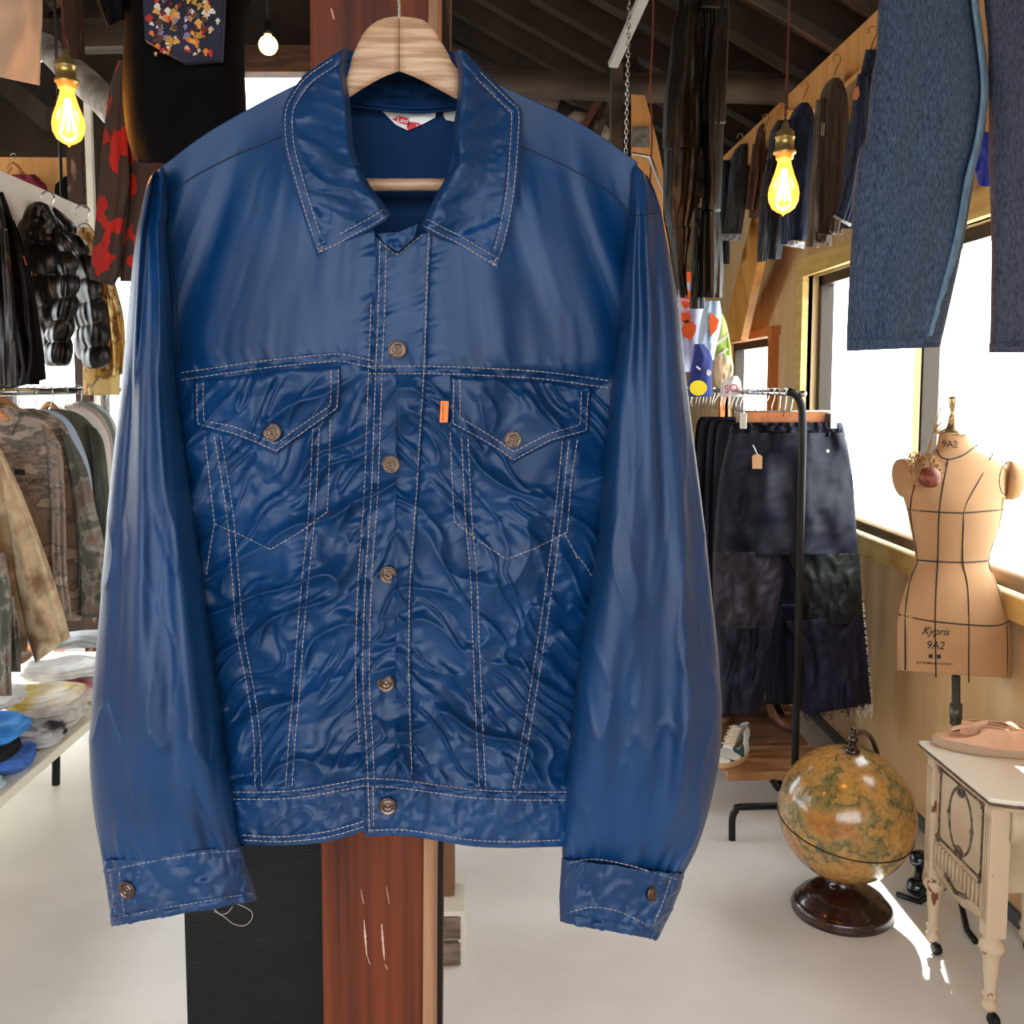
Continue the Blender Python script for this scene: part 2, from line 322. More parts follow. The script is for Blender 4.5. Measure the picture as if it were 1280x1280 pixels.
# ================================================================== the blue jacket on its hanger
YJ = 1.0
def nylon(name, c, c2):
    m = bpy.data.materials.new(name); m.use_nodes = True; nt = m.node_tree; N = nt.nodes; L = nt.links; b = N['Principled BSDF']; I = b.inputs
    I['Roughness'].default_value = .34; I['Specular IOR Level'].default_value = .40; I['Sheen Weight'].default_value = .0; I['Sheen Roughness'].default_value = .4; I['Sheen Tint'].default_value = lin((150, 190, 240))
    I['Anisotropic'].default_value = .4
    tc = N.new('ShaderNodeTexCoord'); t = N.new('ShaderNodeTexNoise'); t.inputs['Scale'].default_value = 9; t.inputs['Detail'].default_value = 5
    r = N.new('ShaderNodeValToRGB'); r.color_ramp.elements[0].color = lin(c); r.color_ramp.elements[1].color = lin(c2); r.color_ramp.elements[0].position = .35; r.color_ramp.elements[1].position = .7
    L.new(tc.outputs['Object'], t.inputs['Vector']); L.new(t.outputs['Fac'], r.inputs[0]); L.new(r.outputs[0], I['Base Color'])
    ws = []
    for d, sc_ in (('X', 420), ('Z', 420)):
        q = N.new('ShaderNodeTexWave'); q.bands_direction = d; q.inputs['Scale'].default_value = sc_; L.new(tc.outputs['Object'], q.inputs['Vector']); ws.append(q)
    ad = N.new('ShaderNodeMath'); ad.operation = 'ADD'; L.new(ws[0].outputs['Fac'], ad.inputs[0]); L.new(ws[1].outputs['Fac'], ad.inputs[1])
    bp = N.new('ShaderNodeBump'); bp.inputs['Strength'].default_value = .25; bp.inputs['Distance'].default_value = .0003; L.new(ad.outputs[0], bp.inputs['Height'])
    n2 = N.new('ShaderNodeTexNoise'); n2.inputs['Scale'].default_value = 70; n2.inputs['Detail'].default_value = 4; L.new(tc.outputs['Object'], n2.inputs['Vector'])
    b2 = N.new('ShaderNodeBump'); b2.inputs['Strength'].default_value = .5; b2.inputs['Distance'].default_value = .0006; L.new(n2.outputs['Fac'], b2.inputs['Height']); L.new(bp.outputs[0], b2.inputs['Normal'])
    L.new(b2.outputs[0], I['Normal']); return m
M_nyl = nylon('blue_nylon', (5, 46, 88), (9, 57, 106))
M_lin = nylon('blue_nylon_inside', (6, 40, 80), (9, 46, 90))
M_lin.node_tree.nodes['Principled BSDF'].inputs['Specular IOR Level'].default_value = .12; M_lin.node_tree.nodes['Principled BSDF'].inputs['Roughness'].default_value = .65
M_th = mat('pale_thread', (176, 162, 156), .7)
M_thd = mat('dark_thread', (12, 26, 50), .7)
M_cop = mat('antique_copper', (128, 108, 98), .3, metal=.95, col2=(62, 48, 42), scale=900)
# seams as they run over the front (photo measurements)
PLE = [(471, 300), (469, 380), (466, 455), (463, 540), (460, 620), (453, 720), (450, 800), (450, 860), (454, 930), (456, 975)]   # placket edge
PLR = [(536, 290), (533, 370), (530, 460), (525, 540), (521, 610), (513, 720), (511, 800), (512, 880), (515, 970)]
YKL = [(226, 466), (280, 458), (330, 451), (400, 444), (430, 443), (470, 452)]
YKR = [(460, 458), (540, 458), (600, 460), (680, 465), (762, 476)]
WBL = [(290, 991), (340, 991), (380, 988), (420, 981), (457, 974)]
WBR = [(457, 974), (500, 976), (550, 983), (590, 988), (650, 991), (716, 991)]
SL1 = [(268, 545), (283, 640), (290, 720), (296, 790), (309, 860), (317, 920), (319, 985)]
SL2 = [(391, 535), (386, 640), (378, 720), (371, 800), (366, 870), (361, 925), (357, 984)]
SR1 = [(577, 548), (582, 650), (588, 720), (591, 800), (595, 900), (599, 984)]
SR2 = [(703, 552), (692, 660), (680, 750), (668, 830), (655, 910), (641, 987)]
PKL = [(256, 545), (262, 600), (268, 655), (300, 668), (338, 687), (375, 665), (409, 640), (411, 600), (413, 522)]
PKR = [(563, 540), (565, 600), (568, 652), (600, 677), (633, 699), (670, 685), (709, 665), (714, 600), (722, 548)]
def off(pl, dx, dy=0): return [(x+dx, y+dy) for x, y in pl]
SEAMS = [(PLE, 1.3), (off(PLE, 10), 1.0), (PLR, 1.1), (off(YKL, 0, 4), 1.2), (off(YKR, 0, 4), 1.2), (off(WBL, 0, 5), 1.5), (off(WBR, 0, 5), 1.5), (off(SL1, 3), 1.4), (off(SL2, 4), 1.4), (off(SR1, 4), 1.4), (off(SR2, 4), 1.4), (PKL, .5), (PKR, .5)]
def pld(px, py, pl):
    best = np.full(px.shape, 1e9); arc = np.zeros(px.shape); side = np.zeros(px.shape); L = 0.
    for (ax, ay), (bx, by) in zip(pl[:-1], pl[1:]):
        dx, dy = bx-ax, by-ay; l2 = dx*dx+dy*dy; l = l2**.5; t = np.clip(((px-ax)*dx+(py-ay)*dy)/l2, 0, 1)
        qx, qy = px-ax-t*dx, py-ay-t*dy; d = np.hypot(qx, qy); k = d < best
        best = np.where(k, d, best); arc = np.where(k, L+t*l, arc); side = np.where(k, np.sign(qx*dy-qy*dx), side); L += l
    return best, arc, side
def shoulder(px): return np.interp(px, [180, 205, 250, 300, 365, 432, 500, 575, 640, 700, 745, 800, 830], [240, 203, 170, 140, 106, 95, 92, 95, 112, 140, 165, 200, 240])
def Hb(px, py):      # relief of the jacket front, metres toward the viewer
    px = np.asarray(px, float); py = np.asarray(py, float); px, py = np.broadcast_arrays(px, py)
    u = (px-500)/(290-35*sm(450, 950, py))
    H = .052*(1-np.clip(np.abs(u), 0, 1.3)**2.3)-.006
    H = H*(.25+.75*sm(0, 190, py-shoulder(px)))+.004
    H = H+.006*sm(450, 700, py)*np.cos((px-500)/70)*0
    top = 1-sm(440, 475, py); low = sm(452, 490, py)*(1-sm(965, 985, py)); wb = sm(975, 990, py)
    # long soft folds falling from collar and shoulders
    fx = px+(px-500)*.35*sm(450, 150, py)
    H = H+top*sm(150, 260, py)*(.0062*nz(fx/56, py/330, 11)+.0026*nz(fx/25, py/240, 12)+.0003*nz(fx/9, py/60, 13))
    d1 = (px-350)*.55-(py-330)*.3
    H = H+top*.0030*nz(d1/34, (px+py)/200, 14)
    # crumpled lower front
    wx = px+16*nz(px/70, py/70, 31); wy = py+16*nz(px/60, py/60, 32)
    sgn = np.where(px > 495, 1, -1)
    a = wx*.45*sgn*1.0-wy*.9; b = wx*.9*sgn+wy*.45
    n1 = 1-np.abs(nz(a/44, b/120, 21)); n2 = 1-np.abs(nz((a+.5*b)/17, b/60, 22))
    n3 = nz(wx/30, wy/26, 23)
    H = H+low*(.0140*n1**2.4+.0052*n2**3+.0042*n3+.0090*nz(wx/95, wy/120, 24)+.0010*nz(wx/13, wy/11, 25)-.010)
    H = H+wb*(.0032*(1-np.abs(nz((px*.8+py*1.2)/34, (px-py)/60, 26)))**2+.0016*nz(px/12, py/30, 27)+.001*nz(px/7, py/9, 28))
    # puckers gathered along every seam
    for i, (pl, k) in enumerate(SEAMS):
        d, s, sd = pld(px, py, pl); ph = np.where(sd > 0, 0, 50)
        f = nz(s/9+.35*d/9*np.where(sd > 0, 1, -1), ph+i*9.1, 40+i); g = nz(s/4.6, ph+i*3.3+20, 60+i)
        H = H+k*(.0019*f*np.exp(-(d/17)**1.5)*sm(0, 4, d)+.0006*g*np.exp(-d/5))
        H = H-k*.0013*np.exp(-(d/5.5)**2)
    return H
def PJ(px, py, dz=0.): return P(px, py, YJ-Hb(px, py)-dz)
jk = empty('jacket', P(500, 1060, YJ+.02), 'blue nylon snap-front jacket with contrast stitching on a wooden hanger in the foreground', 'jacket')
def panel(name, top, bot, left, right, Hf=None, step=1.7, dz=0., th=.0012, m=M_nyl, parent=jk, smooth=True, roll=None, label=None):
    ln = lambda p: sum(math.dist(a, b) for a, b in zip(p[:-1], p[1:]))
    n = int(max(ln(top), ln(bot))/step)+2; k = int(max(ln(left), ln(right))/step)+2
    C = coons(top, bot, left, right, k, n, smooth); px, py = C[..., 0], C[..., 1]
    H = (Hf or Hb)(px, py)+dz
    if roll:   # turned edges: the rim sinks a little
        u = np.linspace(0, 1, n)[None, :]*n*step; v = np.linspace(0, 1, k)[:, None]*k*step
        e = np.minimum(np.minimum(u, n*step-u), np.minimum(v, k*step-v)); H = H-roll*np.exp(-(e/2.2)**2)
    G = P(px, py, YJ-H); return MB().slab(G, np.array([0, th, 0])).build(name, m, parent, label=label)
# yokes
panel('yoke', [(203, 208), (250, 172), (300, 142), (365, 108), (425, 84)], [(208, 467), (280, 458), (330, 451), (400, 444), (430, 443), (474, 452)],
      [(203, 208), (198, 255), (198, 310), (202, 370), (208, 467)], [(425, 84), (442, 200), (468, 290), (474, 380), (474, 452)])
panel('yoke', [(576, 84), (640, 113), (700, 141), (745, 166), (797, 203)], [(530, 458), (600, 460), (680, 465), (775, 477)],
      [(576, 84), (562, 205), (540, 275), (532, 370), (530, 458)], [(797, 203), (792, 260), (786, 330), (780, 400), (775, 477)])
# lower fronts
panel('front_panel', [(206, 465), (280, 457), (330, 450), (400, 443), (430, 442), (474, 451)], [(268, 994), (340, 994), (380, 991), (420, 984), (459, 977)],
      [(206, 465), (220, 560), (240, 700), (258, 850), (268, 994)], [(474, 451), (468, 620), (457, 720), (454, 860), (459, 977)])
panel('front_panel', [(527, 457), (600, 459), (680, 464), (777, 476)], [(513, 979), (550, 985), (590, 990), (650, 993), (724, 993)],
      [(527, 457), (522, 600), (512, 720), (509, 830), (513, 979)], [(777, 476), (768, 600), (748, 750), (730, 900), (724, 993)])
# placket lies over both
pk = panel('placket', [(470, 296), (482, 306), (497, 316), (515, 300), (540, 284)], [(456, 980), (485, 977), (518, 981)],
      [(470, 296)]+PLE[1:-1]+[(456, 980)], [(540, 284), (536, 370), (533, 460), (524, 610), (516, 720), (514, 800), (515, 880), (518, 981)], dz=.0035, roll=.002)
# waistband
panel('waistband', [(276, 990), (340, 991), (380, 988), (420, 981), (460, 974)], [(300, 1056), (350, 1057), (400, 1054), (430, 1047), (460, 1038)],
      [(276, 990), (288, 1020), (300, 1056)], [(460, 974), (460, 1006), (460, 1038)], dz=.001, roll=.002)
panel('waistband', [(455, 974), (500, 976), (550, 983), (590, 988), (650, 991), (722, 991)], [(457, 1046), (500, 1045), (540, 1050), (590, 1058), (640, 1060), (712, 1058)],
      [(455, 974), (456, 1010), (457, 1046)], [(722, 991), (718, 1020), (712, 1058)], dz=.004, roll=.002)
# pocket flaps
FL = dict(top=[(242, 477), (300, 469), (360, 461), (426, 457)], bot=[(243, 534), (290, 546), (322, 558), (345, 569), (352, 563), (382, 542), (425, 512)], left=[(242, 477), (242, 500), (243, 534)], right=[(426, 457), (426, 480), (425, 512)])
FR = dict(top=[(563, 470), (620, 473), (680, 478), (740, 486)], bot=[(562, 531), (600, 552), (625, 567), (642, 580), (651, 573), (690, 554), (736, 541)], left=[(563, 470), (563, 500), (562, 531)], right=[(740, 486), (738, 510), (736, 541)])
fl = panel('pocket_flap', **FL, dz=.0055, roll=.003, step=1.5, smooth=False); fr = panel('pocket_flap', **FR, dz=.0055, roll=.003, step=1.5, smooth=False)
# back of the jacket, seen inside the neck
def Hback(px, py):
    px = np.asarray(px, float); u = (px-500)/300; return -.028+.016*np.clip(np.abs(u), 0, 1.3)**2.5*0-.020*(1-np.clip(np.abs(u), 0, 1)**2)+.0015*nz(px/60, np.asarray(py)/90, 71)
panel('back_panel', [(206, 212), (300, 146), (440, 128), (500, 131), (562, 130), (700, 145), (795, 206)], [(302, 1040), (400, 1042), (500, 1036), (600, 1042), (708, 1042)],
      [(206, 212), (225, 500), (262, 800), (302, 1040)], [(795, 206), (775, 500), (740, 800), (708, 1042)], Hf=Hback, step=5, m=M_lin, th=.001)
# collar stand and fall behind the hanger
def Hcb(px, py): return -.040+.006*nz(np.asarray(px)/30, np.asarray(py)/12, 72)*0+.0035*nz(np.asarray(px)/26, np.asarray(py)/9, 73)+.0012*nz(np.asarray(px)/7, np.asarray(py)/12, 74)
panel('collar_stand', [(428, 66), (460, 60), (500, 58), (540, 60), (580, 68)], [(432, 134), (470, 134), (510, 137), (545, 136), (580, 132)], [(428, 66), (430, 100), (432, 134)], [(580, 68), (580, 100), (580, 132)], Hf=Hcb, m=M_lin, th=.003)
# collar leaves
def Hleaf(inner, outer, seed):
    def f(px, py):
        di, s, sd = pld(px, py, inner); do, so_, _ = pld(px, py, outer)
        H = Hb(px, py)*.25+.052*(.25+.75*sm(0, 190, 60+py-shoulder(px)))*.7
        H = H+.016*np.exp(-((di-9)/26)**2)-.012*np.exp(-(di/4)**2)
        k = sm(4, 18, do)
        q = 1 if seed < 85 else -1
        a = (py-.42*q*px); H = H+k*(.0052*(1-np.abs(nz(a/27+.6*nz(px/45, py/45, seed+3), px/85, seed)))**2.2+.0030*nz(a/16, px/70, seed+1)+.0005*nz(px/8, py/6, seed+2))*(.35+.65*sm(110, 190, py))
        H = H+.0010*nz(so_/7, 3, seed+5)*np.exp(-(np.abs(do-15)/5)**2)-.0010*np.exp(-((do-13)/2.5)**2)-.0018*np.exp(-(do/2)**2)
        return H
    return f
LI = [(434, 58), (431, 90), (437, 130), (441, 180), (449, 205), (462, 231), (476, 250), (490, 270)]
LO = [(434, 58), (405, 76), (380, 94), (362, 118), (353, 140), (354, 180), (364, 220), (379, 270), (396, 320)]
LB = [(396, 320), (420, 310), (440, 299), (465, 286), (490, 270)]
RI = [(566, 65), (573, 90), (571, 130), (567, 160), (569, 200), (556, 224), (544, 246), (525, 284)]
RO = [(582, 65), (600, 84), (622, 106), (641, 125), (652, 138), (651, 180), (646, 240), (637, 290), (623, 339)]
RB = [(525, 284), (550, 297), (570, 307), (597, 323), (623, 339)]
HL = Hleaf(LI, LO+LB[1:], 81); HR = Hleaf(RI, RO+RB[::-1][1:], 91)
panel('collar_leaf', [(434, 58), (434.3, 58), (434.6, 58)], LB, LO, LI, Hf=HL, step=1.3, th=.004)
panel('collar_leaf', [(566, 65), (574, 62), (582, 65)], RB, RI, RO, Hf=HR, step=1.3, th=.004)
# placket tip folded under the collar point
def Ht(px, py): return Hb(px, py)+.010+.002*nz(np.asarray(px)/8, np.asarray(py)/8, 77)
panel('collar_tab', [(472, 292), (497, 290), (522, 280)], [(479, 303), (497, 315), (517, 298)], [(472, 292), (479, 303)], [(522, 280), (517, 298)], Hf=Ht, step=1.2, th=.003, smooth=False)
# ---------------------------------------------------------------- sleeves
GSL = []
def sleeve(rows, th, seed, cuff, bot, inner, name='sleeve'):
    s = MB(); loft(s, rows, YJ-.012, th, m=330, n=150, folds=1.5, amp=.0135, fine=0, seed=seed, sq=.92)
    V = s.v[0]; a = np.tile(np.arange(150), 330); i = np.repeat(np.arange(330), 150); t = i/330.; sa = np.sin(a/150*2*np.pi); cx = np.cos(a/150*2*np.pi)
    fine = (.0048*nz(cx*3.2+t*.8, t*1.8, seed+20)+.0006*nz(cx*9-t*2, t*6, seed+21))+.0026*(1-np.abs(nz(cx*3+t*5, t*9-cx*2, seed+22)))**6*sm(.25, .7, t)
    fine += .0035*np.exp(-((1-t)/.035)**2)*nz(cx*15, t*8, seed+23)+.0016*np.exp(-(t/.05)**2)*nz(cx*16, t*20, seed+24)
    V[:, 1] -= fine*np.where(sa > 0, 1, -1)*np.clip(t/.1, .15, 1)
    GSL.append(V.reshape(330, 150, 3)); o = s.build(name, M_nyl, jk)
    c = MB(); G = loft(c, cuff, YJ-.014, .034, m=70, n=150, folds=4, amp=.003, seed=seed+3, sq=.85, smooth=False, cap=False)
    V = c.v[0]; a = np.tile(np.arange(150), 70); i = np.repeat(np.arange(70), 150); t = i/70.; sa = np.sin(a/150*2*np.pi); cx = np.cos(a/150*2*np.pi)
    V[:, 1] -= np.where(sa > 0, 1, -1)*(.0022*np.exp(-(t/.25)**2)*nz(cx*16, t*3, seed+4)+.0028*(1-np.abs(nz(cx*5+t*3, t*3, seed+5)))**3+.001*nz(cx*22, t*9, seed+6)-.002*np.exp(-((t-.86)/.03)**2))
    G = V.reshape(70, 150, 3); c.v[0] = V
    c.grid(V.reshape(70, 150, 3)*1-np.array([0, 0, 0])+.0, cv=True) if False else None
    co = c.build('cuff', M_nyl, o); md = co.modifiers.new('thick', 'SOLIDIFY'); md.thickness = .0016; md.offset = 0
    return o, co, G
RL = [(189, 220, 204, 207), (184, 230, 207, 218), (180, 246, 208, 240), (176, 265, 208, 264), (170, 297, 206, 297), (162, 370, 212, 370), (154, 460, 217, 460), (151, 493, 221, 493), (139, 597, 236, 597), (133, 667, 246, 667), (125, 760, 259, 760), (117, 850, 271, 850), (112, 930, 281, 930), (114, 985, 290, 980), (122, 1042, 298, 1030), (129, 1079, 304, 1058)]
thL = [.008, .016, .023, .030, .038, .042, .045, .046, .05, .052, .052, .05, .048, .045, .040, .036]
slL, cuL, GL_ = sleeve(RL, thL, 201, [(129, 1076, 304, 1055), (131, 1090, 307, 1070), (136, 1120, 313, 1095), (141, 1157, 321, 1125)], None, None)
RR = [(794, 205, 810, 221), (789, 215, 817, 235), (787, 240, 823, 252), (786, 268, 828, 270), (780, 330, 838, 325), (775, 400, 850, 400), (765, 480, 859, 485), (758, 560, 869, 565), (750, 640, 879, 645), (738, 740, 889, 740), (722, 840, 899, 840), (712, 930, 901, 925), (706, 1000, 891, 992), (703, 1050, 873, 1055), (703, 1076, 853, 1096)]
thR = [.008, .016, .023, .030, .040, .044, .047, .05, .052, .053, .052, .05, .045, .040, .036]
slR, cuR, GR_ = sleeve(RR, thR, 301, [(703, 1073, 854, 1093), (702, 1090, 850, 1110), (700, 1120, 838, 1140), (701, 1152, 821, 1174)], None, None)
def surf(G):     # front surface lookup of a lofted cloth tube: photo position -> distance
    F = G[:, 1:G.shape[1]//2].reshape(-1, 3); d = F-_E; zc = d@_F; X = 640+FPX*(d@_R)/zc; Yp = PPY-FPX*(d@_U)/zc
    def f(px, py):
        px = np.atleast_1d(np.asarray(px, float)); py = np.atleast_1d(np.asarray(py, float)); out = np.empty(px.shape)
        for k in np.ndindex(px.shape): out[k] = F[np.argmin((X-px[k])**2+(Yp-py[k])**2), 1]
        return out
    return f
# ---------------------------------------------------------------- stitching
def stitch(mb, pts, Hf=None, Yf=None, dz=.0012, dash=4.6, gap=1.5, wpx=.48, sm_=True):
    L = sum(math.dist(a, b) for a, b in zip(pts[:-1], pts[1:])); n = max(2, int(L/(dash+gap))); C = crv(pts, n*8+1, sm_)
    for i in range(n):
        a = C[i*8]; b = C[i*8+int(8*dash/(dash+gap))]; t = b-a; t = t/(np.linalg.norm(t)+1e-9); nn = np.array([-t[1], t[0]])*wpx
        mid = (a+b)/2; q = np.array([a-nn*.6, a+nn*.6, mid+nn, b+nn*.6, b-nn*.6, mid-nn]); cen = np.array([a, a, mid, b, b, mid])
        Y = YJ-(Hf or Hb)(cen[:, 0], cen[:, 1]) if Yf is None else Yf(cen[:, 0], cen[:, 1])
        d = np.array([.0002, .0002, .0005, .0002, .0002, .0005])
        mb.hexa(P(q[:, 0], q[:, 1], Y-dz-d), P(q[:, 0], q[:, 1], Y-dz+.0009))
sb = MB()
for pl in (off(YKL, 0, 0), off(YKL, 0, 9), off(YKR, 0, 0), off(YKR, 0, 9)): stitch(sb, pl, dz=.0024 if pl[0][0] < 400 else .0045)
for pl in (SL1, off(SL1, 8), SL2, off(SL2, 8), SR1, off(SR1, 8), SR2, off(SR2, 8), off(PLE, -5)[1:-1]): stitch(sb, pl)
for pl in (PKL, PKR): stitch(sb, pl, sm_=False)
stitch(sb, [(718, 690), (735, 712), (752, 745)]); stitch(sb, [(706, 668), (718, 690), (722, 700)]); stitch(sb, [(268, 655), (262, 690), (258, 720)])
sb.build('stitching', M_th, jk, smooth=False, kind='stuff')
def edge_stitch(par, lines, Hf=None, Yf=None, dz=.0012, m=None, sm_=True):
    s = MB()
    for l in lines: stitch(s, l, Hf, Yf, dz, sm_=sm_)
    s.build('stitching', m or M_th, par, smooth=False, kind='stuff')
edge_stitch(pk, [off(PLE, 4), off(PLE, 12), PLR, [(474, 302), (486, 311), (497, 318), (512, 306), (530, 292)]], dz=.0050)
edge_stitch(fl, [[(246, 479), (246, 503), (247, 530), (290, 541), (322, 553), (345, 564), (380, 539), (421, 510), (423, 480), (423, 460)], [(254, 478), (254, 503), (255, 526), (292, 533), (322, 545), (345, 555), (376, 532), (413, 507), (414, 480), (414, 461)]], dz=.0068, sm_=False)
edge_stitch(fr, [[(567, 474), (567, 500), (566, 529), (601, 548), (625, 562), (642, 575), (688, 550), (733, 538), (734, 510), (736, 489)], [(575, 474), (575, 500), (575, 522), (604, 539), (626, 553), (642, 565), (686, 542), (725, 531), (726, 510), (727, 488)]], dz=.0068, sm_=False)
ws = MB()
for pl, d in ((off(WBL, 0, -1), .003), (off(WBL, 0, 8), .003), (off(WBR, 0, -1), .0055), (off(WBR, 0, 9), .0055)): stitch(ws, pl, dz=d)
stitch(ws, [(305, 1050), (350, 1052), (400, 1048), (430, 1041), (456, 1033)], dz=.003); stitch(ws, [(303, 1044), (350, 1046), (400, 1041), (430, 1034), (456, 1026)], dz=.003)
stitch(ws, [(463, 1038), (500, 1037), (540, 1042), (590, 1050), (640, 1052), (702, 1050)], dz=.0055); stitch(ws, [(460, 978), (461, 1010), (462, 1042)], dz=.0055); stitch(ws, [(466, 984), (467, 1010), (467, 1034)], dz=.0055)
ws.build('waist_stitching', M_th, jk, smooth=False, kind='stuff')
cs = MB()
def inset(pl, d):
    c = crv(pl, 40); t = np.gradient(c, axis=0); t /= np.linalg.norm(t, axis=1)[:, None]; return [tuple(p) for p in c+np.stack([-t[:, 1], t[:, 0]], 1)*d]
for d in (-4, -13): stitch(cs, inset(LO, d)[3:-3], Hf=HL, dz=.0010)
for d in (-4, -13): stitch(cs, inset(LB, d)[2:-1], Hf=HL, dz=.0010)
for d in (4, 13): stitch(cs, inset(RO, d)[4:-3], Hf=HR, dz=.0010)
for d in (-4, -13): stitch(cs, inset(RB, d)[1:-2], Hf=HR, dz=.0010)
stitch(cs, [(396, 309), (404, 316)], Hf=HL); stitch(cs, [(403, 308), (398, 317)], Hf=HL); stitch(cs, [(613, 325), (622, 333)], Hf=HR); stitch(cs, [(620, 324), (615, 333)], Hf=HR)
cs.build('collar_stitching', M_th, jk, smooth=False, kind='stuff')
# dark self-coloured seams
ds = MB()
def cord(mb, pts, r=.0007, Hf=None, Yf=None, dz=.0006):
    c = crv(pts, 60); Y = YJ-(Hf or Hb)(c[:, 0], c[:, 1]) if Yf is None else Yf(c[:, 0], c[:, 1]); mb.tube(P(c[:, 0], c[:, 1], Y-dz), r, 6)
cord(ds, [(357, 168), (330, 180), (300, 191), (250, 216), (225, 233), (209, 249)]); cord(ds, [(652, 183), (700, 204), (740, 226), (765, 243), (787, 266)])
cord(ds, [(203, 215), (206, 252), (212, 290), (218, 330), (221, 380), (223, 460)], dz=.0002)
cord(ds, [(797, 210), (791, 262), (786, 330), (780, 400), (776, 470)], dz=.0002)
ds.build('shoulder_seam', M_thd, jk, kind='stuff')
SYL = surf(GL_); SYR = surf(GR_)
sl_ = MB(); cord(sl_, [(185, 243), (196, 244), (207, 249)], Yf=surf(GSL[0]), dz=.0012, r=.0006); cord(sl_, [(788, 269), (806, 268), (826, 266)], Yf=surf(GSL[1]), dz=.0012, r=.0006); sl_.build('sleeve_seam', M_thd, jk, kind='stuff')
edge_stitch(cuL, [[(134, 1088), (200, 1075), (250, 1067), (302, 1063)], [(150, 1146), (200, 1136), (260, 1126), (317, 1116)], [(137, 1092), (141, 1120), (145, 1150)], [(149, 1090), (152, 1118), (156, 1148)]], Yf=SYL)
edge_stitch(cuR, [[(706, 1080), (740, 1074), (780, 1080), (815, 1090), (848, 1100)], [(706, 1142), (740, 1134), (775, 1140), (812, 1158)], [(838, 1100), (828, 1130), (815, 1160)]], Yf=SYR)
# snaps
def snap(px, py, Y, r, par, tilt=0):
    n = Vector((math.sin(tilt), -1, .0)).normalized(); c = P(px, py, Y)
    MB().lathe(c, [(0, .0042), (.15*r, .0042), (.2*r, .0036), (.32*r, .0036), (.4*r, .0046), (.5*r, .0042), (.58*r, .0034), (.78*r, .0034), (.86*r, .0044), (.96*r, .0042), (r, .0030), (r, 0), (0, 0)][::-1], 32, axis=n).build('snap', M_cop, par)
for x, y in ((497, 437), (489, 580), (486, 718), (483, 853)): snap(x, y, YJ-float(Hb(x, y))-.0035, .0088, jk)
snap(485, 1006, YJ-float(Hb(485, 1006))-.004, .0088, jk)
snap(341, 540, YJ-float(Hb(341, 540))-.006, .0088, fl); snap(641, 549, YJ-float(Hb(641, 549))-.006, .0085, fr)
snap(161, 1111, float(SYL(161, 1111)[0])+.0005, .0092, slL, -.35); snap(815, 1115, float(SYR(815, 1115)[0])+.0005, .0088, slR, .75)
# orange tab, neck label, care label, thread
M_or = mat('orange_tab', (232, 120, 40), .6); M_blk = mat('black_print', (18, 14, 12), .6); M_wh = mat('white_label', (235, 232, 232), .6); M_red = mat('red_label', (205, 24, 44), .6)
tab = MB().slab(P(np.array([[551, 561], [549.5, 559.5]]), np.array([[501, 501.5], [528, 528]]), YJ-float(Hb(556, 512))-.009), np.array([0, .0012, 0])).build('orange_tab', M_or, jk, smooth=False, label='small orange brand tab')
Yt = YJ-float(Hb(556, 512))-.0093
for i, ch in enumerate("LEVI'S".replace("'", '')):
    text(ch, 'lettering', M_blk, tab, lambda x, y, i=i: P(554.3-.16*i+x, 505.5+4.7*i+y, Yt), 5.4, rot=0, bold=.02)
YB_ = YJ-Hback(500, 140)-.004
nl = MB()
def flat(mb, pts, Y, t=.0008): mb.hexa([P(x, y, Y) for x, y in pts], [P(x, y, Y+t) for x, y in pts])
flat(nl, [(475, 136), (545, 139), (544, 147), (525, 157), (510, 163), (495, 156), (485, 146)], YB_)
nlo = nl.build('neck_label', M_wh, jk, smooth=False, label='white neck label with red logo')
rb = MB(); flat(rb, [(490, 149), (498, 144.5), (511, 148), (512, 157), (500, 154)], YB_-.0006, .0004); flat(rb, [(511, 152), (522, 153), (527, 156), (510, 163), (508, 158)], YB_-.0006, .0004)
rb.build('red_logo', M_red, nlo, smooth=False)
text('Levi', 'lettering', M_wh, nlo, lambda x, y: P(503.5+x, 150.5+y, YB_-.0012), 9, rot=-.22, bold=.02)
text("'s", 'lettering', M_wh, nlo, lambda x, y: P(521+x, 156+y, YB_-.0012), 6, rot=-.1, bold=.02)
c2 = MB(); flat(c2, [(557.5, 127), (572, 128), (572, 153), (558, 150), (554, 145), (555, 133)], YB_-.002); cl_ = c2.build('care_label', mat('grey_label', (206, 203, 200), .6), jk, smooth=False)
sm_ = MB(); cord(sm_, [(436, 126), (470, 131), (510, 135), (545, 134), (574, 131)], r=.0022, Hf=Hcb, dz=.006); cord(sm_, [(436, 132), (470, 136), (510, 140), (545, 139), (574, 136)], r=.0016, Hf=Hcb, dz=.007); sm_.build('neck_tape', M_lin, jk)
t_ = crv([(267, 1136), (276, 1143), (284, 1141), (291, 1133)], 20); t2 = crv([(268, 1139), (280, 1146), (292, 1155), (305, 1157), (314, 1150), (315, 1141), (308, 1135), (297, 1130)], 40)
MB().tube(P(t_[:, 0], t_[:, 1], YJ-.03), .00035, 5).tube(P(t2[:, 0], t2[:, 1], YJ-.028), .00035, 5).build('loose_thread', M_th, jk)
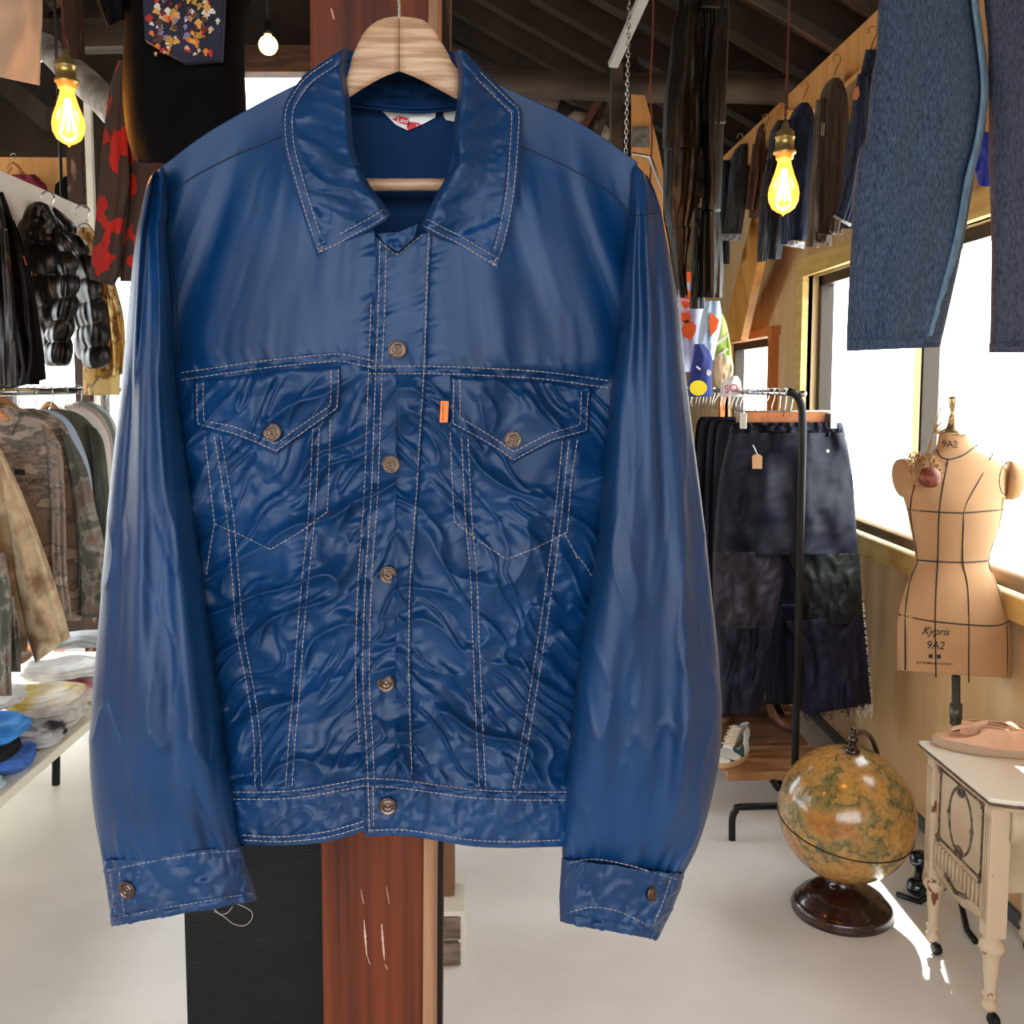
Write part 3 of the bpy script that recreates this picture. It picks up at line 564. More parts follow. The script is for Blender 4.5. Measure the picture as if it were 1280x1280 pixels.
# ---------------------------------------------------------------- hanger
hg = empty('hanger', P(500, 240, YJ-.0), 'pale wooden hanger with arched top holding the blue jacket', 'hanger')
M_hw = mat('ash_wood', (206, 170, 138), .5, col2=(166, 122, 92), scale=12, stretch=(1.2, 1, 16), ramp=(.40, .62), detail=8, bump=.0002, bscale=60)
def arm(pts_top, pts_bot, name):
    T = crv(pts_top, 40); B = crv(pts_bot, 40); mb = MB(); n = 9; G = []
    for i in range(40):
        ring = []
        for k in range(n+1):
            q = k/n; e = .0035*math.sin(q*math.pi); p = T[i]*(1-q)+B[i]*q; w_ = float(sm(60, 110, abs(p[0]-500))); ring.append(P(p[0], p[1], YJ-.014*(1-w_)+.006*w_-e))
        for k in range(n+1):
            q = 1-k/n; p = T[i]*(1-q)+B[i]*q; w_ = float(sm(60, 110, abs(p[0]-500))); ring.append(P(p[0], p[1], YJ+.010+.008*w_))
        G.append(ring)
    G = np.array(G); s0 = mb.n; mb.grid(G, cv=True); k2 = G.shape[1]; mb.f += [tuple(range(s0, s0+k2)), tuple(range(s0+39*k2, s0+40*k2))[::-1]]
    return mb.build(name, M_hw, hg, bevel=0)
arm([(498.6, 20.5), (483, 22), (470, 27), (457, 38), (449, 52), (440, 72), (429, 105), (380, 150), (300, 190), (232, 245)], [(498.6, 89), (480, 96), (465, 104), (450, 113), (441, 119), (434, 123), (425, 128), (380, 168), (300, 208), (234, 262)], 'shoulder_arm')
arm([(499.4, 20.5), (515, 22), (529, 25), (540, 34), (548, 47), (560, 66), (573, 87), (640, 148), (720, 188), (770, 245)], [(499.4, 89), (515, 95), (530, 102), (545, 110), (558, 117), (570, 124), (580, 128), (640, 168), (720, 206), (768, 262)], 'shoulder_arm')
MB().tube([P(268, 231, YJ+.006), P(730, 231, YJ+.006)], .0062, 16).build('trouser_bar', M_hw, hg)
hk = crv([(499, 24), (499, 5), (499, -12), (512, -22), (520, -38), (510, -52), (496, -50), (489, -40)], 60)
MB().tube(P(hk[:, 0], hk[:, 1], YJ-.002), .0020, 10).build('hook', M_chrome, hg)
# nail the hanger hangs from, on the pillar
MB().tube([P(503, -50, YJ+.004), P(503, -47, 1.25)], .003, 10).build('nail', M_pole, label='dark nail in the red-brown pillar carrying the jacket hanger', cat='nail')
# ================================================================== pillar
M_red_w = mat('red_brown_cedar', (58, 19, 6), .55, spec=.3, col2=(124, 54, 20), scale=3.5, stretch=(16, 16, .35), ramp=(.3, .75), detail=10, bump=.0006, bscale=30)
M_edge = mat('worn_edge_wood', (168, 122, 88), .55, col2=(140, 92, 62), scale=4, stretch=(14, 14, .5))
YP = 1.24
pil = empty('wooden_pillar', PZ(470, 1850, 0)*0+np.array([P(466, 1200, YP)[0], YP+.07, 0]), 'red-brown square wooden pillar with scuffs directly behind the jacket', 'pillar')
def colm(name, t0, t1, b0, b1, Y, dep, m, par, z1=4.2, **k):
    A = P(t0, 0, Y), P(t1, 0, Y), P(b0, 1280, Y), P(b1, 1280, Y)
    def ext(a, b, z): return a+(b-a)*((z-a[2])/(b[2]-a[2]))
    tl, tr, bl, br = ext(A[0], A[2], z1), ext(A[1], A[3], z1), ext(A[0], A[2], 0), ext(A[1], A[3], 0)
    mb = MB(); d = np.array([0, dep, 0]); mb.hexa([bl, br, br+d, bl+d], [tl, tr, tr+d, tl+d]); return mb.build(name, m, par, smooth=False, **k)
colm('post', 387, 535, 404, 528, YP, .13, M_red_w, pil, bevel=.003)
colm('edge_strip', 535, 547, 528, 541, YP+.004, .12, M_edge, pil, label='pale worn edge strip')
sb_ = MB()
for x, y0, y1, w_ in ((456, 1150, 1195, 2.2), (478, 1155, 1200, 2.2), (452, 1112, 1130, .8), (484, 1108, 1130, .8), (460, 1195, 1206, .8), (415, 10, 24, 2.5), (425, 1000, 1020, 1), (482, 1205, 1212, .8)):
    c = crv([(x-1, y0), (x+.6, (y0+y1)/2), (x+2.5, y1)], 14); wv = w_*(.35+.65*np.sin(np.linspace(.1, 3.0, 14)))*(1+.4*nz(np.arange(14)*1.7, x, 5))
    G = np.stack([np.stack([P(c[:, 0]-wv/2, c[:, 1], YP-.0006)], 0)[0], P(c[:, 0]+wv/2, c[:, 1], YP-.0006)], 1); sb_.slab(G, np.array([0, .0005, 0]))
sb_.build('scuff', mat('scuffed_wood', (206, 168, 152), .7), pil, smooth=False, label='pale scuffs')
M_bp = mat('black_painted_board', (9, 9, 10), .6, spec=.25, col2=(20, 20, 21), scale=5, stretch=(2, 2, 18), ramp=(.5, .8), bump=.0008, bscale=30)
mb = MB(); a = P(238, 1280, 1.39); b = P(546.5, 1280, 1.39)
mb.bx(a[0], b[0], 1.375, 1.40, 0, P(300, 1010, 1.39)[2]+.0)
mb.build('black_board', M_bp, label='black painted board standing against the back of the wooden pillar', cat='board', bevel=.002, smooth=False)
colm('dark_post', 535, 563, 540, 552, 1.42, .06, mat('rough_dark_wood', (44, 26, 18), .8, col2=(120, 88, 62), scale=6, stretch=(9, 9, 1), ramp=(.55, .8)), None, z1=4.2, label='dark rough timber stud rising just behind the right side of the pillar', cat='post')
# ================================================================== shared small makers
def cloth(name, label, cat, pieces, Y, mt, th=.06, group=None, **kw):
    """pieces: list of (part name, rows, dict)"""
    allr = pieces[0][1]; r0 = allr[-1]; r0 = r0 if len(r0) == 4 else (r0[1], r0[0], r0[2], r0[0])
    root = empty(name, P((r0[0]+r0[2])/2, max(r0[1], r0[3]), Y), label, cat, group)
    for i, pc in enumerate(pieces):
        pn, rows, d = (pc+({},))[:3]; d = dict(d); mm = d.pop('mat', mt); dy = d.pop('dy', 0); tt = d.pop('th', th)
        k = dict(kw); k.update(d); mb = MB(); loft(mb, rows, Y+dy, tt, seed=hash_(name+pn)+i*7, **k); mb.build(pn, mm, root)
    return root
def hash_(s): return sum(ord(c)*(i+3) for i, c in enumerate(s)) % 997
def seg(mb, pts, Y, r, n=8, k=None):
    c = crv(pts, k or 24); mb.tube(P(c[:, 0], c[:, 1], Y), r, n); return mb
M_camoA = mat('grey_green_camo', (88, 90, 82), .85, col2=(146, 144, 134), scale=9, stretch=(1.2, 1, 1.6), ramp=(.44, .50), col3=(120, 104, 94), detail=10)
M_camoB = mat('desert_camo', (170, 142, 110), .85, col2=(206, 184, 150), scale=8, ramp=(.38, .5), col3=(128, 96, 70), detail=9)
M_camoC = mat('tiger_camo', (142, 128, 118), .85, col2=(98, 94, 88), scale=12, stretch=(.8, 1, 2), ramp=(.45, .51), col3=(176, 160, 148), detail=9)
M_olive = mat('olive_cloth', (74, 76, 66), .85, col2=(90, 91, 80), scale=12)
M_ltblue = mat('light_blue_cloth', (168, 190, 218), .8); M_wcl = mat('white_cloth', (228, 226, 220), .85); M_grcl = mat('grey_cloth', (150, 148, 142), .85)
M_black = mat('black_cloth', (6, 5, 6), .85, col2=(10, 8, 10), scale=14, spec=.12); M_puff = mat('black_shell_nylon', (9, 8, 8), .4, spec=.5)
M_purp = mat('purple_black_leather', (14, 10, 18), .35, bump=.0006, bscale=60)
M_gold = mat('golden_camo', (196, 150, 70), .75, col2=(120, 84, 46), scale=11, ramp=(.45, .5), col3=(226, 198, 130), detail=8)
M_beige = mat('beige_cotton', (176, 164, 152), .85, col2=(164, 150, 138), scale=5)
M_flc = mat('red_charcoal_fleece', (50, 45, 48), .95, col2=(150, 28, 30), scale=18, kind='voronoi', ramp=(0, .62), bump=.002, bscale=120)
M_hang = mat('hanger_wood', (186, 122, 72), .5, col2=(206, 146, 92), scale=8, stretch=(1, 1, 5))
M_cord = mat('twisted_red_cord', (92, 40, 30), .8, bump=.0008, bscale=300)
M_white = mat('white_paint', (238, 236, 228), .5, col2=(226, 222, 210), scale=6)
def hanger(px, py, Y, w, label, group=None, hook=True, down=16, m=M_hang):
    h = empty('clothes_hanger', P(px, py+down, Y), label, 'hanger', group); mb = MB()
    c = crv([(px-w, py+down), (px-w*.5, py+down*.45), (px, py), (px+w*.5, py+down*.45), (px+w, py+down)], 24); r = .008*(.6+.4*np.sin(np.linspace(0, np.pi, 24)))
    mb.tube(P(c[:, 0], c[:, 1], Y), r+.004, 10); mb.build('shoulder_bar', m, h)
    s = 1245/Y*.001; k = crv([(px, py), (px, py-22*s), (px+14*s, py-34*s), (px+8*s, py-56*s), (px-12*s, py-56*s), (px-15*s, py-44*s)], 24)
    MB().tube(P(k[:, 0], k[:, 1], Y), .0022, 6).build('hook', M_chrome, h); return h
# ------------------------------------------------------------------ left clothes rail and what hangs on it
XRL = -1.56
rk = empty('clothes_rack', (XRL, 3.6, 0), 'chrome clothes rail on the left carrying the camouflage jackets', 'clothes rack')
MB().tube([(XRL, 2.2, 1.575), (XRL, 5.4, 1.575)], .014, 12).build('rail', M_chrome, rk)
for y in (2.25, 5.35):
    MB().tube([(XRL, y, 0), (XRL, y, 1.575)], .014, 12).build('post', M_pole, rk)
    MB().tube([(XRL-.28, y, .015), (XRL+.28, y, .015)], .014, 10).build('foot', M_pole, rk)
S = [
 ('field_jacket', 'tan desert-camouflage jacket, nearest on the left rail', 3.0, M_camoB, [('body', [(552, -75, -8), (566, -85, 4), (600, -85, 18), (660, -85, 30), (740, -85, 36), (815, -85, 34)]), ('sleeve', [(-12, 562, 6, 572), (0, 615, 25, 610), (8, 660, 41, 650), (16, 720, 60, 702), (30, 780, 77, 755), (44, 829, 88, 796)], dict(dy=-.02))]),
 ('field_jacket', 'grey-green camouflage jacket sleeve hanging at the left frame edge below the tan one', 2.85, M_camoA, [('body', [(640, -90, -10), (700, -90, 2), (780, -90, 8), (870, -90, 14)]), ('sleeve', [(690, -14, 6), (740, -10, 14), (800, -4, 14), (868, 0, 15)], dict(dy=-.02)), ('cuff', [(745, 8, 18), (790, 10, 26), (840, 12, 26)], dict(dy=.08))]),
 ('military_jacket', 'grey-brown camouflage jacket with lettering and a dark flag patch on the chest', 3.2, M_camoC, [('body', [(507, -30, 14), (514, -55, 35), (528, -65, 58), (560, -65, 68), (640, -65, 66), (790, -65, 72)]), ('collar', [(506, -20, 15), (520, -20, 24), (545, -10, 14)], dict(dy=-.05, th=.03)), ('sleeve', [(50, 528, 66, 540), (56, 560, 78, 566), (62, 640, 82, 640), (64, 720, 84, 716), (66, 770, 90, 772)], dict(dy=-.01))]),
 ('military_jacket', 'camouflage jacket with pale shoulder seam right behind the lettered one', 3.38, M_camoC, [('body', [(510, 22, 42), (518, 18, 66), (540, 18, 86), (600, 18, 98), (700, 18, 98), (776, 18, 102)]), ('sleeve', [(74, 535, 88, 545), (80, 575, 108, 585), (90, 640, 121, 640), (98, 700, 131, 690), (101, 770, 131, 764)], dict(dy=-.01, mat=M_camoA))]),
 ('work_shirt', 'pale blue shirt showing one thin edge between camouflage jackets', 3.55, M_ltblue, [('body', [(512, 48, 62), (522, 44, 82), (545, 44, 98), (590, 44, 113), (650, 44, 117), (760, 44, 118)])]),
 ('work_jacket', 'plain dark olive jacket on a brown wooden hanger in the left rail', 3.72, M_olive, [('body', [(511, 58, 76), (516, 54, 96), (528, 52, 112), (550, 52, 122), (640, 52, 130), (772, 52, 130)]), ('sleeve', [(108, 530, 121, 536), (112, 560, 131, 560), (118, 640, 138, 640), (120, 750, 138, 748)], dict(dy=-.01))]),
 ('overshirt', 'off-white striped overshirt behind the olive jacket', 3.9, M_wcl, [('body', [(507, 72, 92), (514, 70, 112), (530, 70, 128), (560, 70, 138), (640, 70, 140), (750, 70, 140)])]),
 ('overshirt', 'dusty pink-grey overshirt behind the off-white one', 4.08, mat('dusty_pink_cloth', (196, 170, 160), .85), [('body', [(504, 84, 100), (512, 82, 120), (530, 82, 134), (565, 82, 143), (640, 82, 145), (740, 82, 146)])]),
 ('overshirt', 'grey overshirt with teal trim near the far end of the rail', 4.26, mat('grey_teal_cloth', (120, 140, 136), .85), [('body', [(502, 92, 108), (510, 90, 126), (530, 90, 140), (565, 90, 148), (640, 90, 150), (735, 90, 150)])]),
 ('overshirt', 'white shirt hanging last on the left rail beside the blue sleeve', 4.45, M_wcl, [('body', [(502, 100, 114), (512, 98, 132), (535, 98, 146), (580, 98, 152), (640, 98, 154), (730, 98, 155)])]),
]
for nm, lb, Y, m, pcs in S:
    t = cloth(nm, lb, nm.split('_')[-1], pcs, Y, m, th=.055, group='garments on the left rail', folds=3, amp=.012, fine=.002, m=70, n=48)
    if nm == 'military_jacket' and 'flag' in lb: MJ = t
text('AIR FORCE', 'lettering', M_blk, MJ, lambda x, y: P(36+x, 601+y*1.15, 3.2-.095+0*x), 7.2, bold=.03)
mb = MB(); mb.hexa([P(x, y, 3.12) for x, y in ((18, 586), (31, 587), (31, 594), (18, 593))], [P(x, y, 3.15) for x, y in ((18, 586), (31, 587), (31, 594), (18, 593))]); mb.build('flag_patch', M_blk, MJ, smooth=False, label='small dark flag patch')
hg_ = [(-20, 505, 3.0, 30, 'orange-brown wooden hanger under the tan camouflage jacket collar'), (0, 500, 3.2, 34, 'orange-brown wooden hanger holding the lettered camouflage jacket'), (62, 505, 3.72, 20, 'brown wooden hanger holding the olive jacket')]
for x, y, Y, w_, lb in hg_: hanger(x, y, Y-.0, w_, lb, 'wooden hangers on the left rail', down=20)
for i in range(14):
    Y = 3.1+.13*i; p = np.array([XRL, Y, 1.575]); d = p-_E; px = 640+FPX*(d@_R)/(d@_F); py = PPY-FPX*(d@_U)/(d@_F)
    hk_ = MB(); t = np.linspace(-.4, 3.9, 14); a = .3*math.sin(i*2.3); cc = np.stack([XRL+.018*np.cos(t), Y+a*.02*np.sin(t)+0*t, 1.577+.018*np.sin(t)], 1); cc = np.concatenate([cc[::-1], [[XRL+.018, Y, 1.55], [XRL+.004, Y+.004*i % .01, 1.51]]])
    hk_.tube(cc, .0022, 6); setp(hk_.build('hanger_hook', M_chrome), 'chrome hanger hook over the left rail, one of the crowded row', 'hook', 'hooks on the left rail')
# ------------------------------------------------------------------ slanting white display board with dark jackets
def onX(px, py, X): return PXv(px, py, X)
bt = onX(0, 212, -1.46)[2]
MB().bx(-1.49, -1.462, 2.3, 3.8, bt-.30, bt).build('display_board', mat('white_board', (250, 249, 244), .5, col2=(238, 230, 214), scale=4, ramp=(.6, .9)), smooth=False, bevel=.003, label='long whitewashed board carrying the black puffer jackets on the left', cat='board')
for y in (2.5, 3.6):
    setp(MB().tube([(-1.475, y, bt-.02), (-1.475, y, slope(-1.475)-.02)], .006, 8).build('hanging_rod', M_pole), 'thin black rod hanging the whitewashed board from the roof', 'rod', 'rods of the left board')
U = [
 ('leather_jacket', 'lilac-black leather jacket cut by the left frame edge above the rail', 2.75, M_purp, [('body', [(232, -60, -4), (262, -60, 4), (300, -60, 9), (400, -60, 16), (486, -60, 18)]), ('sleeve', [(286, 0, 9), (340, 2, 15), (400, 4, 20), (484, 4, 24)], dict(dy=-.03))]),
 ('track_jacket', 'black jacket with small orange emblem beside the black puffer', 2.95, M_black, [('body', [(240, -60, 4), (262, -60, 12), (300, -40, 24), (340, -30, 34), (400, 0, 44), (481, 20, 50)]), ('sleeve', [(10, 270, 18, 276), (20, 320, 34, 318), (28, 380, 45, 376), (28, 440, 54, 434), (22, 484, 58, 474)], dict(dy=-.03))]),
 ('puffer_jacket', 'shiny black puffer jacket with raised hood on the white board', 3.15, M_puff, [('body', [(268, 30, 70), (285, 24, 78), (320, 26, 86), (380, 36, 90), (420, 48, 90), (458, 56, 88)], dict(puff=(5, .014), m=90)), ('hood', [(252, 44, 52), (258, 34, 62), (272, 28, 70), (288, 24, 74), (300, 28, 70)], dict(dy=-.04, amp=.012)), ('sleeve', [(68, 284, 80, 290), (72, 320, 94, 318), (70, 370, 98, 366), (58, 420, 90, 418), (56, 452, 86, 458)], dict(dy=-.05, puff=(6, .014), m=90))]),
 ('puffer_jacket', 'second glossy black puffer jacket with long padded sleeve beside the fleece', 3.35, M_puff, [('body', [(258, 64, 70), (272, 66, 82), (290, 72, 98), (340, 80, 112), (400, 90, 118), (450, 96, 120)], dict(puff=(5, .014), m=90)), ('sleeve', [(84, 288, 100, 294), (92, 330, 118, 326), (96, 370, 128, 362), (100, 410, 135, 405), (104, 450, 137, 447), (108, 461, 132, 460)], dict(dy=-.05, puff=(6, .013), m=90))]),
 ('camo_coat', 'golden-brown camouflage coat hanging furthest right on the white board', 3.6, M_gold, [('body', [(284, 100, 114), (296, 98, 122), (330, 100, 134), (400, 102, 146), (440, 103, 150), (494, 104, 150)]), ('sleeve', [(128, 340, 142, 345), (136, 400, 155, 398), (140, 450, 156, 448), (138, 470, 154, 468)], dict(dy=-.03))]),
]
for nm, lb, Y, m, pcs in U:
    t = cloth(nm, lb, nm.split('_')[-1], pcs, Y, m, th=.06, group='jackets on the white board', folds=2.6, amp=.016, fine=.0015, m=60, n=48)
    if nm == 'track_jacket':
        mb = MB()
        for k in range(5): mb.tube([P(26+k*.8, 318+k*2.6, 2.86), P(30+k*.9, 322+k*2.2, 2.86)], .0022, 6)
        mb.build('emblem', mat('orange_thread', (196, 92, 40), .7), t, label='orange embroidered emblem')
for x, y, Y in ((60, 245, 3.3), (104, 262, 3.6), (106, 285, 3.6)):
    k = crv([(x-9, y+8), (x-8, y-2), (x, y-6), (x+7, y-1), (x+7, y+6), (x+4, y+14)], 20); setp(MB().tube(P(k[:, 0], k[:, 1], Y), .003, 6).build('coat_hook', M_chrome), 'bent chrome hook on the edge of the whitewashed board', 'hook', 'hooks on the left board')
# ------------------------------------------------------------------ behind: ply panel, posts, beams
a0, a1 = P(-60, 196, 5.2), P(92, 340, 5.2)
MB().bx(a0[0], a1[0], 5.2, 5.23, a1[2], a0[2]).build('plywood_sheet', M_ply, smooth=False, label='orange plywood sheet behind the whitewashed board at the left', cat='board')
hanger(17, 206, 5.1, 20, 'brown wooden hanger hung on the orange plywood panel', down=22)
cloth('shirt', 'maroon shirt on the orange plywood panel', 'shirt', [('body', [(218, 14, 44), (226, 10, 52), (240, 8, 60), (300, 8, 62)])], 5.08, mat('maroon_cloth', (110, 24, 44), .8), th=.03)
cloth('shirt', 'black shirt on the orange plywood panel beside the dark post', 'shirt', [('body', [(220, 82, 92), (228, 72, 98), (240, 68, 98), (320, 66, 98)])], 5.06, M_black, th=.03)
a = P(101, 300, 4.9); MB().beam((a[0], 4.9, 0), (a[0], 4.9, slope(a[0])), .07, .09, up=(0, 1, 0)).build('timber_post', mat('peeling_brown_timber', (56, 30, 20), .7, col2=(170, 130, 105), scale=7, stretch=(4, 4, 1), ramp=(.6, .72)), smooth=False, label='brown timber post with peeling pale patches behind the lit bulb', cat='post')
a = P(116, 300, 4.8); MB().beam((a[0], 4.8, 0), (a[0], 4.8, 3.0), .03, .03, up=(0, 1, 0)).build('lit_edge_batten', M_white, smooth=False, label='thin batten coloured white as the lit edge right of the peeling timber post', cat='batten')  # white colour stands for the light along the post's edge
log(P(30, 30, 5.6), P(150, 142, 4.4), .07, 'trim_92', '', 8); bpy.data.objects['trim_92'].data.materials[0] = mat('silvery_log', (150, 146, 142), .45, col2=(216, 210, 200), scale=7, ramp=(.4, .6), bump=.003, bscale=12)
struct(MB().beam(P(45, 47, 5.3), P(160, 44, 5.3), .12, .14), 'trim_93', M_log); struct(MB().beam(P(0, 95, 5.9), P(70, 150, 5.2), .1, .12), 'trim_94', M_dark)
struct(MB().beam(P(40, -30, 5.6), P(40, 45, 5.6), .14, .10, up=(0, 1, 0)), 'trim_95', M_dark)
# beam above the high bright window
struct(MB().beam(P(290, 77, 6.05), P(480, 77, 6.05), .12, .15), 'trim_96', mat('lintel_wood', (112, 74, 48), .7, col2=(76, 50, 36), scale=5, stretch=(1, 1, 6)))
# ------------------------------------------------------------------ hanging garments upper left
cloth('shirt', 'beige cotton garment hem hanging in the top left corner', 'shirt', [('body', [(-70, -70, -70, 46) and (-60, -70, 48, -60), (-60, 0, 53, 0), (-60, 50, 52, 50), (-60, 84, 50, 107)])], 2.5, M_beige, th=.035, folds=3, amp=.02, fine=.002)
cloth('fleece_jacket', 'charcoal fleece jacket with red patches behind the black T-shirt', 'jacket', [('body', [(150, 158, 215), (200, 160, 212), (260, 160, 205), (320, 152, 190), (352, 150, 180)]), ('sleeve', [(75, 148, 160), (110, 137, 161), (170, 129, 160), (230, 123, 162), (290, 118, 154), (340, 112, 150), (112, 349, 142, 358)], dict(dy=-.04))], 2.75, M_flc, th=.05, folds=3, amp=.012, fine=.002)
ts = cloth('t_shirt', 'black T-shirt with a colourful printed picture on its back', 't-shirt', [('body', [(-80, 130, 330), (0, 154, 314), (40, 155, 307), (90, 153, 306), (130, 154, 308), (165, 158, 308), (195, 166, 306), (204, 172, 304)], dict(m=80)), ('sleeve', [(118, -80, 165, -60), (119, -10, 158, -20), (122, 4, 156, 22), (126, 14, 152, 26), (134, 33, 143, 30)], dict(th=.03, dy=-.02))], 2.1, M_black, th=.06, folds=2.5, amp=.008)
mb = MB(); C = coons([(176, -40), (230, -42), (281, -40)], [(181, 50), (230, 78), (276, 74)], [(176, -40), (181, 50)], [(281, -40), (276, 74)], 40, 40, False)
fx = P(C[..., 0], C[..., 1], 2.1-.092+.0*C[..., 0]+.012*((C[..., 0]-230)/60)**2); mb.slab(fx, np.array([0, .02, 0]))
pr = mb.build('print', mat('navy_print', (30, 36, 70), .7, col2=(20, 24, 46), scale=12), ts)
rr = random.Random(5); palette = [(190, 40, 44), (226, 196, 160), (226, 130, 40), (236, 228, 220), (200, 150, 60), (150, 130, 170), (120, 30, 36), (90, 60, 40), (232, 170, 90)]
for k, c in enumerate(palette):
    mb = MB()
    for j in range(14):
        x = rr.uniform(192, 262)+rr.gauss(0, 4); y = rr.uniform(-20, 66)+abs(x-228)*.1; rx = rr.uniform(1.8, 4.6); n = 11; ph = rr.uniform(0, 6)
        q = [(x+rx*math.cos(t*2*math.pi/n)*(1+.45*math.sin(3*t*2*math.pi/n+ph)), y+rx*1.2*math.sin(t*2*math.pi/n)*(1+.4*math.cos(2*t*2*math.pi/n+ph))) for t in range(n)]
        Yq = 2.1-.0925-.0006-.0002*k+.012*((x-230)/60)**2; mb.hexa([P(a, b, Yq-.0015) for a, b in q], [P(a, b, Yq+.003) for a, b in q])
    mb.build('print_colour', mat('print_ink_%d' % k, c, .7), pr, smooth=False, kind='stuff')
# ------------------------------------------------------------------ bulbs
M_amb = amberglass(); M_fil = mat('filament', (255, 190, 90), .5, emit=38, emc=(255, 205, 120)); M_brs = mat('brass', (190, 166, 104), .32, metal=.8)
def bulb(x0, x1, ytop, ysock, Y, r, label, grp='hanging filament bulbs'):
    s = P(x1, ysock, Y); root = empty('pendant_bulb', s-np.array([0, 0, .13]), label, 'lamp', grp)
    c0 = P(x0, ytop, Y); t = np.linspace(0, 1, 50)[:, None]; c = c0+(s+np.array([0, 0, .045])-c0)*t; c = np.concatenate([[[c0[0], c0[1], slope(c0[0])-.02]], c])
    n = len(c); cA = c.copy(); cA[1:, 0] += .0015*np.cos(np.arange(n-1)*1.3); cB = c.copy(); cB[1:, 0] -= .0015*np.cos(np.arange(n-1)*1.3)
    MB().tube(cA, .0017, 6).tube(cB, .0017, 6).build('cord', M_cord, root)
    MB().lathe(s, [(.004, .046), (.007, .040), (.009, .032), (.014, .029), (.0195, .024), (.0195, .016), (.021, .015), (.021, .012), (.0195, .011), (.0195, -.012), (.024, -.014), (.024, -.020), (.019, -.024), (.018, -.032), (.014, -.034), (.012, -.03)], 28).build('socket', M_brs, root)
    MB().lathe(s+np.array([0, 0, -.034]), [(.013, .004), (.015, -.01), (.021, -.03), (.030, -.055), (.0325, -.07), (.031, -.085), (.024, -.1), (.013, -.108), (.003, -.112), (.0005, -.116)], 32).build('glass_bulb', M_amb, root)
    mb = MB()
    for k in range(6):
        a = k*math.pi/3; mb.tube([s+np.array([.004*math.cos(a), .004*math.sin(a), -.052]), s+np.array([.014*math.cos(a), .014*math.sin(a), -.118])], .0022, 6)
    mb.build('filament', M_fil, root)
    l = bpy.data.lights.new('bulb_light', 'POINT'); l.energy = 7; l.color = (1, .58, .22); l.shadow_soft_size = .03; o = bpy.data.objects.new('bulb_light', l); COL.objects.link(o); o.location = s+np.array([0, 0, -.085])
bulb(77, 83, 0, 91, 2.15, .03, 'glowing amber filament bulb at the upper left beside the beige garment')
bulb(987, 981, 0, 180, 2.15, .03, 'glowing amber filament bulb hanging right of the black trousers')
s = P(335, 42, 4.6); root = empty('pendant_bulb', s-np.array([0, 0, .1]), 'small round lit bulb hanging above the high bright window', 'lamp', 'hanging filament bulbs')
MB().tube([s+np.array([0, 0, .03]), (s[0], s[1], slope(s[0]))], .004, 6).build('cord', M_pole, root); MB().lathe(s, [(.005, .06), (.02, .055), (.022, 0), (.018, -.005)], 20).build('socket', M_pole, root)
MB().lathe(s+np.array([0, 0, -.05]), [(.015, .05)]+[(.042*math.sin(t), .042*math.cos(t)) for t in np.linspace(.4, 3.13, 14)], 24).build('glass_bulb', mat('lit_bulb', (255, 200, 110), .4, emit=9, emc=(255, 196, 100)), root)
# ------------------------------------------------------------------ low shelf with folded clothes
e0, e1 = PZ(0, 1000, .36), PZ(113, 903, .36); XS = -1.46
tb = empty('display_table', (XS-.5, 3.2, 0), 'low white table piled with folded clothes at the lower left', 'table')
MB().bx(XS-.95, XS, 2.0, 4.6, .325, .36).build('table_top', mat('cream_board', (240, 234, 214), .5), tb, smooth=False, bevel=.004)
for y in (2.25, 3.92):
    t = crv([(XS-.36, .32), (XS-.29, .31), (XS-.26, .27), (XS-.255, .12), (XS-.26, .0)], 20, True)
    MB().tube(np.stack([t[:, 0], t[:, 0]*0+y, t[:, 1]], 1), .016, 10).tube([(XS-.9, y, .3), (XS-.36, y, .32)], .014, 8).tube([(XS-.9, y, .3), (XS-.9, y, .0)], .014, 8).build('leg', M_pole, tb)
def folded(dx, Yc, z, w_, d, h, m, label, rz=0, seed=1, z0=None):
    c = np.array([XS-.012-w_/2-dx, Yc, z]); n = 44; k = 30; G = np.zeros((k, n, 3)); v = np.linspace(-1, 1, k)
    for i, vv in enumerate(v):
        ph = vv*math.pi/2; cr_ = abs(math.cos(ph))**.35; zz = np.sign(math.sin(ph))*abs(math.sin(ph))**.8
        a = np.linspace(0, 2*np.pi, n, endpoint=False); ca, sa = np.cos(a), np.sin(a)
        q = (np.abs(ca)**5+np.abs(sa)**5)**(-1/5.)
        x = w_/2*cr_*ca*q; y = d/2*cr_*sa*q; zf = h/2*zz
        lay = .006*np.sin(zz*9+seed)*(cr_ > .8)
        x = x*(1+.06*nz(a*2, zz*2, seed))+lay*ca; y = y*(1+.06*nz(a*2+9, zz*2, seed))+lay*sa
        zf = zf*(1+.35*nz(x*14, y*14, seed+2))+.012*nz(x*9, y*9, seed+3)
        G[i, :, 0] = x*math.cos(rz)-y*math.sin(rz); G[i, :, 1] = x*math.sin(rz)+y*math.cos(rz); G[i, :, 2] = zf+h/2
    G = G+np.array([c[0], c[1], z]); mb = MB(); mb.grid(G, cv=True); o = mb.build('folded_shirt', m, label=label, cat='shirt', group='folded clothes on the low white table'); return o
def fm(n, c, c2=None, s=14): return mat(n, c, .85, col2=c2 or tuple(int(v*.85) for v in c), scale=s, ramp=(.4, .6))
